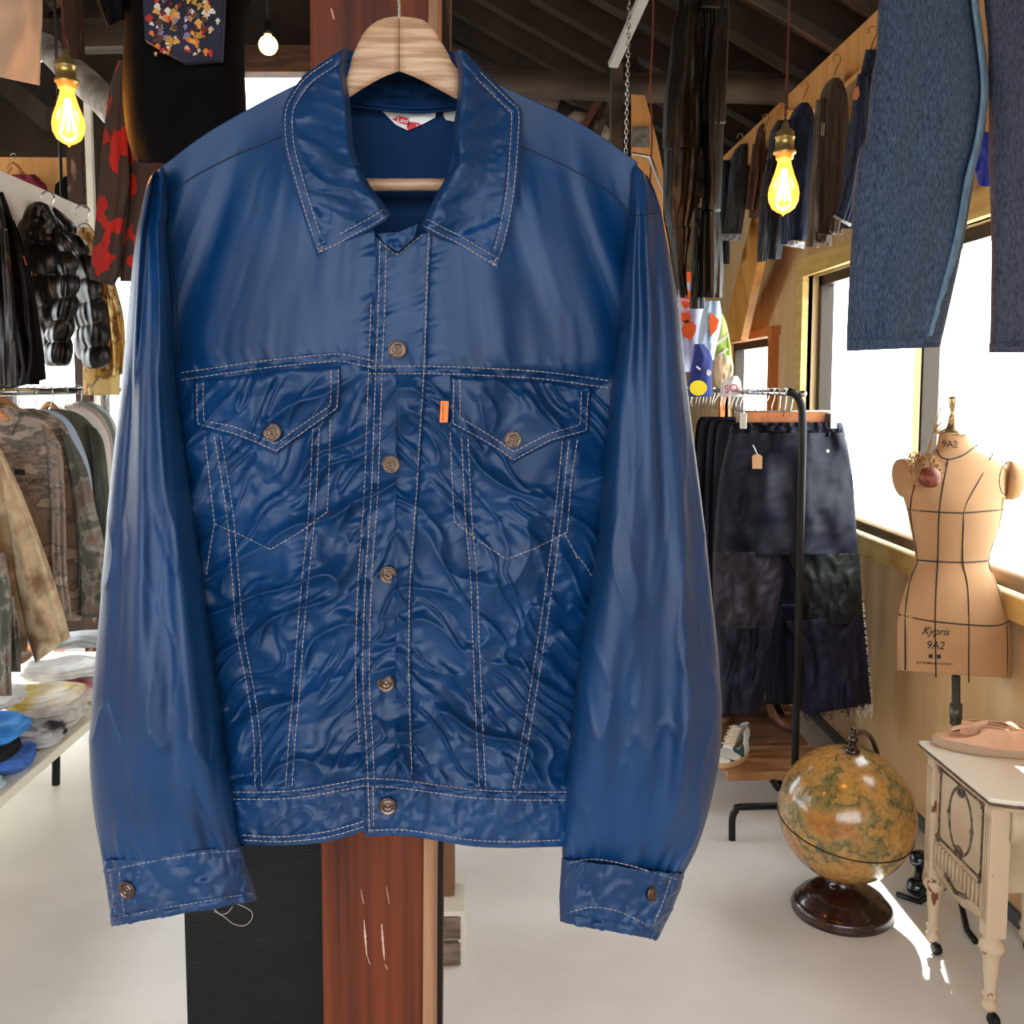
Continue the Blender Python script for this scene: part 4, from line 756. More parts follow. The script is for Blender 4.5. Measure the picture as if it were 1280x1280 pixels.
F = [
 (0, 2.95, 0.36, 0.34, 0.21, 0.05, fm('pale_aqua_cloth', (196, 220, 232)), 'pale aqua folded shirt at the front corner of the low table'),
 (0, 3.16, 0.36, 0.26, 0.21, 0.07, fm('denim_blue_cloth', (44, 84, 160), (70, 116, 196)), 'mid-blue folded garment nearest the table edge'),
 (0.02, 3.1, 0.425, 0.34, 0.21, 0.05, fm('black_folded', (14, 14, 18)), 'black folded garment tucked between the blue ones'),
 (0.01, 3.16, 0.47, 0.34, 0.21, 0.06, fm('bright_blue_cloth', (34, 104, 182), (60, 140, 214)), 'bright blue folded shirt on top of the black one'),
 (0, 3.4, 0.36, 0.22, 0.21, 0.06, fm('black_grey_cloth', (30, 30, 34), (190, 190, 190)), 'black and grey folded top near the blue pile'),
 (0.1, 3.08, 0.53, 0.34, 0.21, 0.05, fm('brown_cloth', (104, 84, 72)), 'brown folded trousers lying over the blue shirt'),
 (0, 3.6, 0.36, 0.26, 0.21, 0.08, fm('white_print_cloth', (232, 228, 222), (190, 184, 176)), 'white folded T-shirt with grey print by the table edge'),
 (0.02, 3.62, 0.435, 0.26, 0.21, 0.05, fm('yellow_white_cloth', (232, 204, 96), (238, 232, 220), 9), 'white and yellow folded T-shirt above the grey printed one'),
 (0.14, 3.42, 0.5, 0.34, 0.21, 0.05, fm('white_fold_a', (236, 232, 228)), 'plain white folded shirt beside the yellow one'),
 (0, 3.88, 0.36, 0.2, 0.21, 0.1, fm('red_white_cloth', (206, 60, 80), (236, 230, 228), 7), 'white and red striped folded shirt against the blue sleeve'),
 (0.02, 3.88, 0.46, 0.3, 0.21, 0.05, fm('white_fold_b', (240, 238, 236)), 'plain white folded shirt on top of the red striped one'),
 (0.22, 3.66, 0.56, 0.34, 0.21, 0.05, fm('tan_fold', (158, 124, 96)), 'tan folded jacket on the far half of the low table'),
 (0.3, 3.95, 0.58, 0.34, 0.21, 0.05, fm('ice_blue_fold', (200, 212, 226), (150, 164, 184)), 'ice-blue folded shirt on top of the tan jacket'),
 (0.03, 4.12, 0.515, 0.3, 0.21, 0.05, fm('grey_fold', (186, 190, 194)), 'light grey folded shirt at the far end beside the blue sleeve'),
]
for i, (x, y, z, w_, d, h, m, lb) in enumerate(F): folded(x, y, z, w_, d, h, m, lb, rz=.12*math.sin(i*2.1), seed=i+3)
# wooden stand beyond the table
ws_ = empty('wooden_stand', P(118, 820, 4.9), 'small orange-brown wooden stand glimpsed beside the blue left sleeve', 'stand')
a = P(118, 820, 4.9)
for dx, dy in ((0, 0), (-.3, 0), (0, .3), (-.3, .3)): MB().bx(a[0]+dx-.02, a[0]+dx+.02, 4.9+dy-.02, 4.9+dy+.02, 0, .46).build('leg', M_hang, ws_, smooth=False)
MB().bx(a[0]-.34, a[0]+.04, 4.86, 5.24, .46, .49).build('seat', M_hang, ws_, smooth=False, bevel=.003)
# ------------------------------------------------------------------ pipes under the roof that the upper garments hang from
def pipe(Y, z, x0, x1, label):
    r = empty('hanging_pipe', ((x0+x1)/2, Y, z), label, 'pipe', 'pipes under the roof'); MB().tube([(x0, Y, z), (x1, Y, z)], .012, 10).build('pipe_tube', M_pole, r)
    for x in (x0+.05, x1-.05): MB().tube([(x, Y, z), (x, Y, slope(x)-.01)], .004, 6).build('rod', M_pole, r)
def hz(px, py, Y, down): s = 1245/Y*.001; return float(P(px, py-56*s, Y)[2])
pipe(2.1, hz(232, -110, 2.1, 20), -1.2, -.2, 'black pipe above the frame carrying the black T-shirt'); hanger(232, -110, 2.1, 60, 'wooden hanger above the frame inside the black T-shirt', down=24)
pipe(2.5, hz(-10, -110, 2.5, 20), -1.6, -.8, 'black pipe above the frame carrying the beige garment'); hanger(-10, -110, 2.5, 45, 'wooden hanger above the frame holding the beige garment', down=24)
pipe(2.75, hz(172, -60, 2.75, 20), -1.4, -.5, 'black pipe above the frame carrying the charcoal and red fleece')
h_ = empty('clothes_hanger', P(185, 150, 2.75), 'wire hanger inside the charcoal and red fleece jacket', 'hanger'); mb = MB(); seg(mb, [(150, 165), (185, 135), (215, 165)], 2.75, .004); seg(mb, [(185, 135), (180, -30), (172, -68)], 2.75, .002); mb.build('wire', M_chrome, h_)
pipe(2.6, hz(872, -75, 2.6, 10), .3, .9, 'black pipe above the frame carrying the narrow black trousers')
pipe(1.75, hz(1170, -120, 1.75, 20), .5, 1.2, 'black pipe above the frame carrying the washed jeans')
# ================================================================== jeans in the upper right corner
def denim(name, c, c2, sc_=60, c3=None): return mat(name, c, .9, col2=c2, scale=sc_, stretch=(2.4, 1, .7), ramp=(.3, .72), bump=.0008, bscale=260, detail=10)
M_den = denim('washed_denim', (34, 48, 72), (82, 98, 124), 150); M_denl = denim('pale_denim_seam', (84, 116, 146), (120, 150, 176)); M_dend = denim('dark_denim', (16, 20, 30), (40, 46, 60))
M_deng = denim('grey_purple_denim', (44, 48, 66), (84, 88, 108), 150)
YN = 1.75
jr = [(-90, 1120, 1216), (0, 1099, 1221), (60, 1096, 1232), (110, 1088, 1236), (165, 1084, 1231), (190, 1076, 1226), (215, 1070, 1219), (300, 1064, 1205), (400, 1059, 1183), (428, 1058, 1176)]
jn = empty('jeans', P(1170, 440, YN), 'washed blue jeans hanging close in the top right corner, hems down', 'jeans')
mb = MB(); GJ = loft(mb, jr, YN, .05, m=150, n=80, folds=2, amp=.010, fine=.0012, seed=5); mb.build('leg', M_den, jn)
mb = MB(); loft(mb, [(1058, 424, 1177, 424), (1058, 430, 1176, 431), (1058, 439, 1174, 434)], YN, .053, m=14, n=80, folds=9, amp=.004, seed=6, smooth=False); mb.build('hem', M_den, jn)
jr2 = [(-90, 1228, 1350), (0, 1230, 1360), (60, 1235, 1366), (200, 1236, 1370), (300, 1239, 1372), (400, 1238, 1374), (429, 1237, 1374)]
mb = MB(); loft(mb, jr2, YN+.02, .05, m=150, n=80, folds=2, amp=.010, fine=.0012, seed=15); mb.build('leg', M_deng, jn)
mb = MB(); loft(mb, [(429, 1236, 1375), (434, 1236, 1375), (441, 1236, 1375)], YN+.02, .053, m=14, n=80, folds=9, amp=.004, seed=16, smooth=False); mb.build('hem', M_deng, jn)
for dx, m_, r, nm in ((0, M_denl, 3.0, 'inner_seam'), ):
    c = crv([(1219, -40), (1222, 0), (1231, 60), (1236, 110), (1233, 150), (1227, 185), (1218, 225), (1208, 290), (1195, 350), (1178, 420)], 170)
    c[:, 0] -= np.interp(np.arange(170), [0, 80, 169], [1, 4, 11]); wv = np.interp(np.arange(170), [0, 40, 120, 169], [5, 6, 6, 7]); G = np.stack([P(c[:, 0]-wv, c[:, 1], YN-.043-.0015*nz(c[:, 1]/5, 1, 3)), P(c[:, 0]-wv*.3, c[:, 1], YN-.040-.003*nz(c[:, 1]/5, 4, 3)), P(c[:, 0]+wv*.5, c[:, 1], YN-.025)], 1)
    MB().slab(G, np.array([0, .004, 0])).build('inner_seam', m_, jn, label='pale blue felled inner seam')
cloth('shirt', 'small royal blue garment glimpsed between the legs of the hanging jeans', 'shirt', [('body', [(165, 1216, 1246), (200, 1218, 1246), (228, 1222, 1240), (233, 1226, 1238)])], 2.5, mat('royal_blue', (28, 60, 190), .5), th=.02, amp=.01)
hanger(1170, -120, YN, 60, 'wooden hanger above the frame carrying the washed blue jeans', down=20)
# ================================================================== black trousers
M_vel = mat('black_velvet', (6, 4, 4), .5, spec=.35)
cloth('trousers', 'narrow shiny black patched trousers hanging beside the chain', 'trousers', [
 ('waist', [(-70, 846, 914), (-30, 848, 913), (10, 850, 911)], dict(m=30)),
 ('leg', [(-10, 849, 880), (14, 846, 880), (40, 840, 878), (80, 836, 880), (130, 830, 878), (184, 828, 878), (188, 830, 875), (250, 829, 869), (282, 832, 862), (286, 834, 864), (330, 842, 858), (372, 850, 860)], dict(m=130, fine=.0025)),
 ('leg', [(260, 868, 884), (300, 866, 882), (340, 864, 882), (386, 862, 881)], dict(dy=.05, m=50)),
 ('leg', [(-10, 878, 912), (40, 880, 911), (100, 876, 909), (152, 876, 907), (156, 878, 905), (220, 878, 903), (262, 877, 901), (266, 879, 900), (320, 877, 904), (372, 877, 903)], dict(m=130, fine=.0025)),
], 2.6, M_vel, th=.05, folds=3.2, amp=.016, n=60)
hanger(872, -75, 2.6, 25, 'wooden hanger above the frame carrying the narrow black trousers', down=10)
# ================================================================== beams, chain, cord, channel
MB().beam(P(812, -20, 3.4), P(766, 82, 3.7), .035, .02).build('steel_channel', mat('painted_steel', (200, 200, 198), .35, metal=.3), smooth=False, label='white slotted steel strip slanting under the rafters above the right shoulder', cat='rail')
mb = MB()
for k in range(34):
    p = P(787-.6*k/34*8, -10+k*6.0, 2.9); R = .0062; t = np.linspace(0, 2*np.pi, 10, endpoint=False); ax = np.array([1, 0, 0]) if k % 2 else np.array([0, 1, 0])
    mb.tube(p+R*.75*np.cos(t)[:, None]*ax+R*1.45*np.sin(t)[:, None]*np.array([0, 0, 1]), .0018, 5, closed=True)
mb.build('chain', M_chrome, label='steel chain hanging from the roof behind the jacket shoulder', cat='chain')
c = crv([(817, -60), (816, 40), (813, 110), (815, 170), (812, 240)], 60); MB().tube(P(c[:, 0], c[:, 1], 3.2), .003, 6).build('lamp_cord', mat('red_cord', (120, 58, 40), .8), label='thin reddish cord hanging beside the steel chain', cat='cord')
MB().tube([P(790, 192, 2.9), P(812, 196, 2.9), P(838, 262, 2.9)], .006, 8).build('wire_hanger', M_chrome, label='bright chrome hanger at the end of the steel chain', cat='hanger')
a = P(772, 150, 4.5); MB().bx(a[0]-.03, a[0]+.02, 4.48, 4.55, 0, 3.0).build('grey_stud', M_log, smooth=False, label='thin grey timber stud behind the jacket shoulder', cat='post')
a = P(782, 150, 4.7); MB().bx(a[0]-.05, a[0]+.05, 4.68, 4.78, 0, 3.1).build('black_stud', M_dark, smooth=False, label='wide dark timber post right of the thin grey stud', cat='post')
MB().beam(P(756, 112, 4.65), P(722, 172, 4.65), .05, .03).build('brace', mat('rusty_brace', (96, 48, 36), .6), smooth=False, label='rusty brown brace leaning behind the jacket shoulder', cat='brace')
MB().beam(P(772, 112, 4.66), P(742, 178, 4.66), .02, .03).build('brace', M_log, smooth=False, label='slim grey brace parallel to the rusty one', cat='brace')
log(P(640, 112, 5.4), P(745, 178, 4.9), .09, 'trim_97', '', 12); bpy.data.objects['trim_97'].data.materials[0] = mat('stained_log', (44, 32, 24), .8, col2=(170, 156, 136), scale=5, ramp=(.58, .66), bump=.004, bscale=9)
log(P(560, 62, 4.9), P(700, 128, 4.9), .05, 'trim_98', '', 14)
mb = MB(); q = [(789, 118), (806, 119), (822, 178), (829, 214), (829, 955), (789, 955)]; mb.hexa([P(x, y, 4.4) for x, y in q], [P(x, y, 4.43) for x, y in q]); br_ = mb.build('plywood_brace', M_ply, smooth=False, label='orange plywood brace with grey metal plate behind the steel chain', cat='board')
mb = MB(); q = [(790, 158), (812, 158), (812, 184), (790, 184)]; mb.hexa([P(x, y, 4.385) for x, y in q], [P(x, y, 4.397) for x, y in q]); mb.build('metal_plate', mat('galvanised_plate', (112, 112, 108), .5, metal=.5, col2=(150, 150, 146), scale=30), br_, smooth=False, label='grey metal plate')
# ================================================================== peg board with denim jackets
XP = 1.30; zt = 2.83
y0 = PXv(1100, 30, XP)[1]; y1 = PXv(904, 190, XP)[1]; ym = PXv(985, 130, XP)[1]
pb = empty('peg_board', (XP, 3.2, zt-.14), 'long orange peg plank high on the right wall carrying small jackets', 'board')
MB().bx(XP, XP+.025, y0-.02, ym, zt-.15, zt+.0).build('plank', M_ply, pb, smooth=False, bevel=.002); MB().bx(XP, XP+.025, ym+.12, y1, zt-.15, zt).build('plank', M_ply, pb, smooth=False, bevel=.002)
for y in (y0+.1, ym-.1, y1-.2): MB().bx(XP+.025, XR, y, y+.04, zt-.12, zt-.07).build('bracket', M_ply, pb, smooth=False)
# slanting brace from the peg board down to the wall
mb = MB(); A = [PXv(973, 136, 1.28), PXv(988, 137, 1.28)]; B = [PXv(902, 425, 1.45), PXv(926, 425, 1.45)]
mb.hexa([A[0], A[1], B[1], B[0]], [v+np.array([.04, 0, 0]) for v in (A[0], A[1], B[1], B[0])]); mb.build('plywood_strut', mat('strut_ply', (206, 138, 62), .5, col2=(226, 166, 88), scale=3, stretch=(3, 3, .5)), smooth=False, label='orange plywood strut slanting down between the two groups of peg-board jackets', cat='board')  # strut plywood, a slightly deeper orange than the planks
M_gbr = mat('grey_brown_cord', (104, 90, 80), .85, col2=(84, 72, 64), scale=40, stretch=(3, 3, .4)); M_nvy = denim('navy_denim', (24, 34, 58), (44, 58, 88)); M_blkd = denim('black_denim', (26, 28, 34), (64, 66, 72)); M_brn = mat('brown_suede', (98, 66, 50), .85, col2=(78, 52, 40), scale=20)
M_frn = denim('frayed_pale_denim', (150, 160, 176), (206, 208, 212))
D = [
 ('denim_jacket', 'dark navy denim jacket with pale frayed cuff, nearest on the peg board', 3.35, M_nvy, [('body', [(62, 1082, 1100), (90, 1076, 1108), (130, 1066, 1112), (200, 1056, 1112), (286, 1050, 1110)]), ('sleeve', [(1072, 92, 1086, 96), (1066, 140, 1086, 142), (1062, 190, 1082, 194), (1052, 240, 1074, 246), (1044, 268, 1064, 280)], dict(dy=-.05)), ('cuff', [(1043, 268, 1065, 280), (1041, 271, 1063, 284)], dict(dy=-.05, mat=M_frn, m=8)), ('collar', [(68, 1084, 1098), (84, 1080, 1096), (96, 1078, 1090)], dict(dy=-.06, th=.03))]),
 ('corduroy_jacket', 'grey-brown jacket with a cream price tag on the peg board', 3.6, M_gbr, [('body', [(97, 1040, 1050), (108, 1030, 1056), (130, 1024, 1060), (200, 1020, 1058), (294, 1016, 1052)]), ('sleeve', [(1046, 108, 1058, 114), (1048, 160, 1062, 160), (1044, 230, 1060, 230), (1032, 290, 1052, 292)], dict(dy=-.04)), ('sleeve', [(1020, 125, 1032, 122), (1016, 180, 1030, 180), (1012, 240, 1026, 240), (1008, 308, 1024, 310)], dict(dy=-.05)), ('cuff', [(1018, 289, 1040, 294), (1019, 302, 1040, 308)], dict(dy=-.06, m=10))]),
 ('denim_jacket', 'navy denim jacket hanging behind the lit amber bulb on the peg board', 3.82, M_nvy, [('body', [(128, 1001, 1010), (138, 992, 1016), (160, 984, 1020), (220, 980, 1018), (300, 978, 1012)]), ('sleeve', [(984, 150, 994, 146), (980, 210, 994, 210), (976, 262, 990, 262), (976, 306, 992, 304)], dict(dy=-.04)), ('cuff', [(980, 299, 1006, 302), (979, 307, 1005, 311)], dict(dy=-.045, mat=M_frn, m=8))]),
 ('denim_jacket', 'black denim jacket with fringed hem left of the lit amber bulb', 4.0, M_blkd, [('body', [(150, 972, 984), (170, 962, 990), (220, 958, 990), (300, 950, 980), (324, 951, 976)]), ('sleeve', [(958, 200, 970, 196), (950, 250, 966, 250), (947, 300, 962, 300), (946, 328, 960, 326)], dict(dy=-.04))]),
 ('suede_jacket', 'brown jacket on the far plank left of the slanting strut', 4.75, M_brn, [('body', [(152, 955, 966), (162, 947, 970), (190, 942, 970), (240, 938, 962), (272, 936, 956)]), ('sleeve', [(941, 180, 950, 178), (936, 220, 948, 220), (932, 262, 942, 262)], dict(dy=-.04))]),
 ('denim_vest', 'faded black denim vest on the far plank beside the black trousers', 5.05, M_blkd, [('body', [(180, 926, 935), (190, 917, 938), (215, 912, 939), (260, 908, 932), (298, 904, 926)]), ('waistband', [(292, 903, 928), (301, 902, 927)], dict(dy=-.03, mat=denim('faded_band', (90, 92, 98), (150, 150, 154)), m=8))]),
 ('denim_jacket', 'dark jacket half hidden behind the black trousers on the far plank', 5.3, M_dend, [('body', [(200, 903, 912), (215, 900, 915), (260, 900, 912), (330, 900, 912)])]),
]
for nm, lb, Y, m, pcs in D:
    t = cloth(nm, lb, nm.split('_')[-1], pcs, Y, m, th=.07, group='small jackets on the right peg board', folds=3, amp=.02, fine=.004, m=50, n=44)
    if 'price tag' in lb:
        mb = MB(); q = [(1024, 153), (1031, 154), (1030, 170), (1023, 168)]; mb.hexa([P(x, y, 3.5) for x, y in q], [P(x, y, 3.504) for x, y in q]); mb.build('price_tag', mat('cream_tag', (226, 200, 160), .7), t, smooth=False, label='cream price tag')
    if 'nearest' in lb:
        mb = MB(); q = [(1067, 112), (1073, 107), (1075, 118), (1071, 125), (1066, 124)]; mb.hexa([P(x, y, 3.24) for x, y in q], [P(x, y, 3.244) for x, y in q]); mb.build('leather_patch', mat('tan_tag', (190, 120, 84), .7), t, smooth=False, label='tan tag')
for x, y in ((1091, 38), (1046, 72), (1006, 106), (957, 146), (925, 170)):
    p = PXv(x, y, XP-.02); Y = p[1]; s = 3.4/Y; k = crv([(x-5*s, y+4*s), (x-4*s, y-3*s), (x+3*s, y-4*s), (x+5*s, y+4*s), (x, y+14*s), (x-3*s, y+24*s)], 22)
    setp(MB().tube(P(k[:, 0], k[:, 1], Y), .0028, 6).build('coat_hook', M_brs), 'bent brass hook on the orange peg plank', 'hook', 'hooks on the peg plank')
# ================================================================== colourful garments beyond the black trousers
M_lav = mat('lavender_print', (176, 178, 212), .8, col2=(200, 204, 228), scale=8); M_orp = mat('orange_flower_ink', (240, 100, 22), .7, col2=(220, 80, 16), scale=14)
M_nv2 = mat('navy_blue_print', (26, 38, 112), .75, col2=(40, 60, 150), scale=6); M_grp = mat('green_leaf_print', (150, 176, 76), .8, col2=(196, 206, 128), scale=9); M_bgp = mat('sand_print', (206, 176, 140), .8, col2=(220, 196, 162), scale=6); M_sky = mat('pale_sky_print', (170, 196, 226), .8, col2=(206, 220, 236), scale=6)
M_wht2 = mat('white_jersey', (226, 216, 212), .8); M_yel = mat('yellow_ink', (246, 222, 20), .6); M_pk = mat('pink_ink', (236, 150, 176), .7); M_rd = mat('crimson_ink', (190, 30, 60), .7)
def deco(root, name, q, Y, m): mb = MB(); mb.hexa([P(x, y, Y) for x, y in q], [P(x, y, Y+.006) for x, y in q]); return mb.build(name, m, root, smooth=False)
def blobq(x, y, rx, ry, n=14, a=.12, s=0): return [(x+rx*math.cos(t*2*math.pi/n)*(1+a*math.sin(3*t+s)), y+ry*math.sin(t*2*math.pi/n)*(1+a*math.cos(2*t+s))) for t in range(n)]
g1 = cloth('patchwork_shirt', 'lavender shirt with big orange flowers beyond the black trousers', 'shirt', [('body', [(340, 848, 870), (352, 848, 876), (400, 846, 880), (440, 846, 876), (465, 852, 868)])], 4.3, M_lav, th=.05, folds=2, amp=.015)
for x, y, rx, ry in ((858, 374, 7, 12), (857, 396, 6, 8), (861, 412, 9, 12), (862, 346, 5, 7)): deco(g1, 'flower_print', blobq(x, y, rx, ry, s=x), 4.232-.0, M_orp)
deco(g1, 'pink_stripe', [(851, 373), (864, 375), (864, 377), (851, 376)], 4.226, M_pk); deco(g1, 'pink_stripe', [(851, 389), (862, 387), (862, 390), (851, 392)], 4.226, M_pk)
g2 = cloth('patchwork_shirt', 'pale blue and orange shirt above the navy one beyond the black trousers', 'shirt', [('body', [(376, 882, 900), (400, 876, 902), (430, 872, 896), (450, 876, 892)])], 4.15, M_sky, th=.04, folds=2, amp=.012)
deco(g2, 'flower_print', [(888, 390), (899, 400), (896, 412), (889, 420), (886, 405)], 4.10, M_orp)
g3 = cloth('t_shirt', 'navy blue printed shirt with yellow disc above the trouser hooks', 't-shirt', [('body', [(430, 868, 880), (446, 866, 890), (470, 862, 890), (496, 860, 890)])], 4.05, M_nv2, th=.04, folds=2, amp=.012)
deco(g3, 'yellow_disc', blobq(873, 485, 11, 9.5, 24, 0), 3.995, M_yel); deco(g3, 'pale_fleck', blobq(886, 466, 3, 4), 3.995, M_wht2); deco(g3, 'pale_fleck', [(871, 457), (876, 461), (875, 463), (870, 459)], 3.995, M_wht2)
g4 = cloth('print_shirt', 'green leaf-print shirt next to the slanting orange strut', 'shirt', [('body', [(392, 897, 903), (404, 892, 908), (430, 890, 913), (460, 892, 916), (482, 894, 914)])], 4.4, M_grp, th=.05, folds=2, amp=.015)
for a_, b_ in (((894, 432), (911, 418)), ((893, 448), (910, 436))): MB().beam(P(*a_, 4.34), P(*b_, 4.34), .006, .01).build('vein_stripe', M_wht2, g4, smooth=False)
g5 = cloth('print_shirt', 'sand-coloured shirt below the green leaf-print one', 'shirt', [('body', [(444, 895, 914), (460, 892, 917), (476, 894, 914), (486, 898, 906)])], 4.3, M_bgp, th=.03, folds=2, amp=.012)
g6 = cloth('t_shirt', 'white shirt with red letters S and O just above the trouser rail', 't-shirt', [('body', [(470, 914, 922), (478, 904, 926), (496, 898, 928)])], 4.2, M_wht2, th=.02, folds=2, amp=.006)
text('SO', 'lettering', M_rd, g6, lambda x, y: P(914+x, 486+y, 4.165), 14, rot=.15, bold=.05)
# ================================================================== trouser rack at the right
XT = 1.10
tr = empty('trouser_rack', (XT, 4.2, 0), 'black steel rack with chrome rail carrying navy trousers at the right', 'clothes rack')
p0 = P(1003, 500, 3.36); p1 = P(994, 940, 3.36)
c = crv([(985, 489), (994, 493), (1001, 504), (1003, 524), (1003, 560)], 30); pts = np.concatenate([P(c[:, 0], c[:, 1], 3.36), [P(994, 940, 3.5), P(992.5, 1008, 3.5)]])
zr = p0[2]
MB().tube(pts, .0135, 14).build('post', M_pole, tr)
MB().tube([(XT-.02, 3.34, P(985, 492, 3.36)[2]), (XT-.02, 5.5, P(985, 492, 3.36)[2])], .010, 12).build('rail', M_chrome, tr)
MB().tube([(XT, 5.5, .1), (XT, 5.5, zr)], .0135, 12).build('post', M_pole, tr)
def foot(Y):
    a = P(915, 1052, 3.36); x0 = a[0]; t = crv([(x0, 0), (x0, .08), (x0+.015, .11), (x0+.05, .12), (XT+.18, .12), (XT+.22, .1), (XT+.22, 0)], 50)
    MB().tube(np.stack([t[:, 0], t[:, 0]*0+Y, t[:, 1]], 1), .0125, 12).build('foot', M_pole, tr)
foot(3.36); foot(5.5)
MB().tube([(XT-.03, 3.49, .13), (XT-.03, 5.5, .13)], .012, 10).build('side_bar', M_pole, tr)
MB().tube([P(984, 992, 3.55), P(906, 888, 4.3)], .013, 10).build('diagonal_bar', M_pole, tr)
MB().bx(.90, XT+.2, 3.55, 3.83, .135, .165).build('shelf_board', mat('shelf_wood', (150, 98, 62), .5, col2=(196, 150, 104), scale=5, stretch=(1, 4, 1)), tr, smooth=False, bevel=.002)
MB().bx(.86, XT+.2, 3.86, 5.3, .135, .165).build('shelf_board', mat('shelf_wood_dark', (96, 62, 44), .5, col2=(130, 88, 60), scale=5, stretch=(1, 4, 1)), tr, smooth=False, bevel=.002)
zr2 = P(985, 492, 3.36)[2]
for i in range(26):
    Y = 3.50+.075*i; rr_ = random.Random(i); t = np.linspace(0, 4.1, 12); a = rr_.uniform(-.5, .5); x = XT-.02
    cc = np.stack([x+.014*np.cos(t), Y+.014*np.sin(a)*np.sin(t), zr2+.004+.014*np.sin(t)], 1)[::-1]
    w_ = rr_.uniform(-.01, .01); cc = np.concatenate([cc, [[x+.012, Y, zr2-.02], [x+.002+w_, Y, zr2-.05], [x, Y, zr2-.085]]])
    setp(MB().tube(cc, .0021, 6).build('hanger_hook', M_chrome), 'chrome hanger hook crowded on the trouser rail', 'hook', 'hooks on the trouser rail')
# clip hanger holding the front trousers
M_trh = mat('orange_brown_wood', (176, 100, 50), .45, col2=(196, 122, 68), scale=5, stretch=(4, 1, 1))
ch = empty('clip_hanger', P(985, 528, 3.62), 'orange-brown wooden clip hanger holding the navy patchwork trousers', 'hanger')
A = P(932, 515, 3.62); B = P(1030, 528, 3.62); MB().bx(A[0], B[0], 3.605, 3.63, B[2], A[2]).build('clamp_bar', M_trh, ch, smooth=False, bevel=.003)
for x0 in (924, 1036):
    q = P(x0, 520, 3.6); MB().bx(q[0]-.002, q[0]+.022, 3.575, 3.64, P(0, 537, 3.6)[2], P(0, 517, 3.6)[2]).build('clip', mat('steel_clip', (196, 198, 192), .3, metal=.9), ch, smooth=False, bevel=.002)
q = P(918, 514, 3.62); r_ = P(1050, 514, 3.62); MB().tube([q, r_], .0028, 8).build('wire', M_chrome, ch)
M_nt = mat('navy_twill', (11, 13, 27), .6, col2=(22, 25, 44), scale=6, spec=.25); M_nt2 = mat('indigo_cloth', (16, 18, 36), .6, col2=(28, 30, 56), scale=5, spec=.25); M_gp = mat('grey_purple_cloth', (26, 22, 30), .6, col2=(42, 37, 48), scale=6, spec=.25); M_dg = mat('dark_green_grey_cloth', (18, 20, 21), .6, col2=(34, 37, 36), scale=6, spec=.25)
wt = cloth('wide_trousers', 'wide navy patchwork trousers with frayed hems and a tan tag, front of the right rack', 'trousers', [
 ('waistband', [(528, 914, 1052), (536, 912, 1055), (546, 911, 1057)], dict(folds=14, amp=.016, th=.05, m=20, n=140)),
 ('seat', [(541, 913, 1055), (560, 907, 1060), (600, 899, 1066), (640, 895, 1069), (668, 893, 1071), (694, 892, 1073)], dict(folds=3, amp=.03, th=.075, n=110, m=80)),
 ('knee_patch', [(690, 891, 984), (730, 891, 978), (760, 892, 972), (786, 893, 966)], dict(mat=M_gp, dy=-.01)),
 ('leg', [(784, 893, 966), (820, 896, 962), (860, 899, 957), (892, 901, 950)], dict(dy=-.01)),
 ('knee_patch', [(692, 980, 1074), (720, 992, 1076), (750, 998, 1078), (780, 1000, 1080)], dict(mat=M_dg)),
 ('leg', [(980, 776, 1081, 770), (1002, 820, 1085, 815), (1003, 850, 1088, 845), (1003, 888, 1089, 878), (1014, 893, 1089, 880)], dict(mat=M_nt2)),
], 3.62, M_nt, th=.07, folds=2.6, amp=.026, fine=.004, n=90, m=70)
mb = MB(); rf = random.Random(3)
for k in range(60):
    x = rf.uniform(1003, 1090); y = np.interp(x, [1003, 1014, 1050, 1089], [889, 893, 886, 879]); l = rf.uniform(3, 12); mb.tube([P(x, y-2, 3.56), P(x+rf.uniform(-2, 2), y+l*.5, 3.555), P(x+rf.uniform(-5, 5), y+l, 3.56)], .0009, 4)
mb.build('frayed_hem', M_nt2, wt, smooth=False, kind='stuff')
mb = MB()
for k in range(70):
    y = rf.uniform(745, 885); x = np.interp(y, [745, 880], [1078, 1090]); mb.tube([P(x-1, y, 3.58), P(x+rf.uniform(0, 2.5), y+rf.uniform(-2, 3), 3.575)], .001, 4)
for k in range(26):
    x = rf.uniform(1070, 1092); mb.tube([P(x, 880, 3.58), P(x+rf.uniform(-3, 3), 888, 3.575), P(x+rf.uniform(-4, 4), 880+rf.uniform(6, 19), 3.58)], .0011, 4)
mb.build('white_fray', M_wh, wt, smooth=False, label='white frayed threads', kind='stuff')
mb = MB(); q = [(942, 568), (950, 568), (953, 571), (952.5, 586), (940.5, 586), (940, 571)]; mb.hexa([P(x, y, 3.50) for x, y in q], [P(x, y, 3.504) for x, y in q]); tg = mb.build('price_tag', mat('tan_card', (196, 150, 106), .7), wt, smooth=False, label='tan card price tag')
c = crv([(941, 556), (944, 562), (947, 569)], 8); MB().tube(P(c[:, 0], c[:, 1], 3.5), .0018, 5).build('string', M_wh, tg)
for x, y in ((1033.5, 564), (1004, 568)): MB().lathe(P(x, y, 3.535), [(.0075, 0), (.0075, .004), (.004, .006), (0, .005)], 12, axis=(0, -1, 0)).build('button', mat('metal_button', (190, 186, 180), .3, metal=.8), wt)
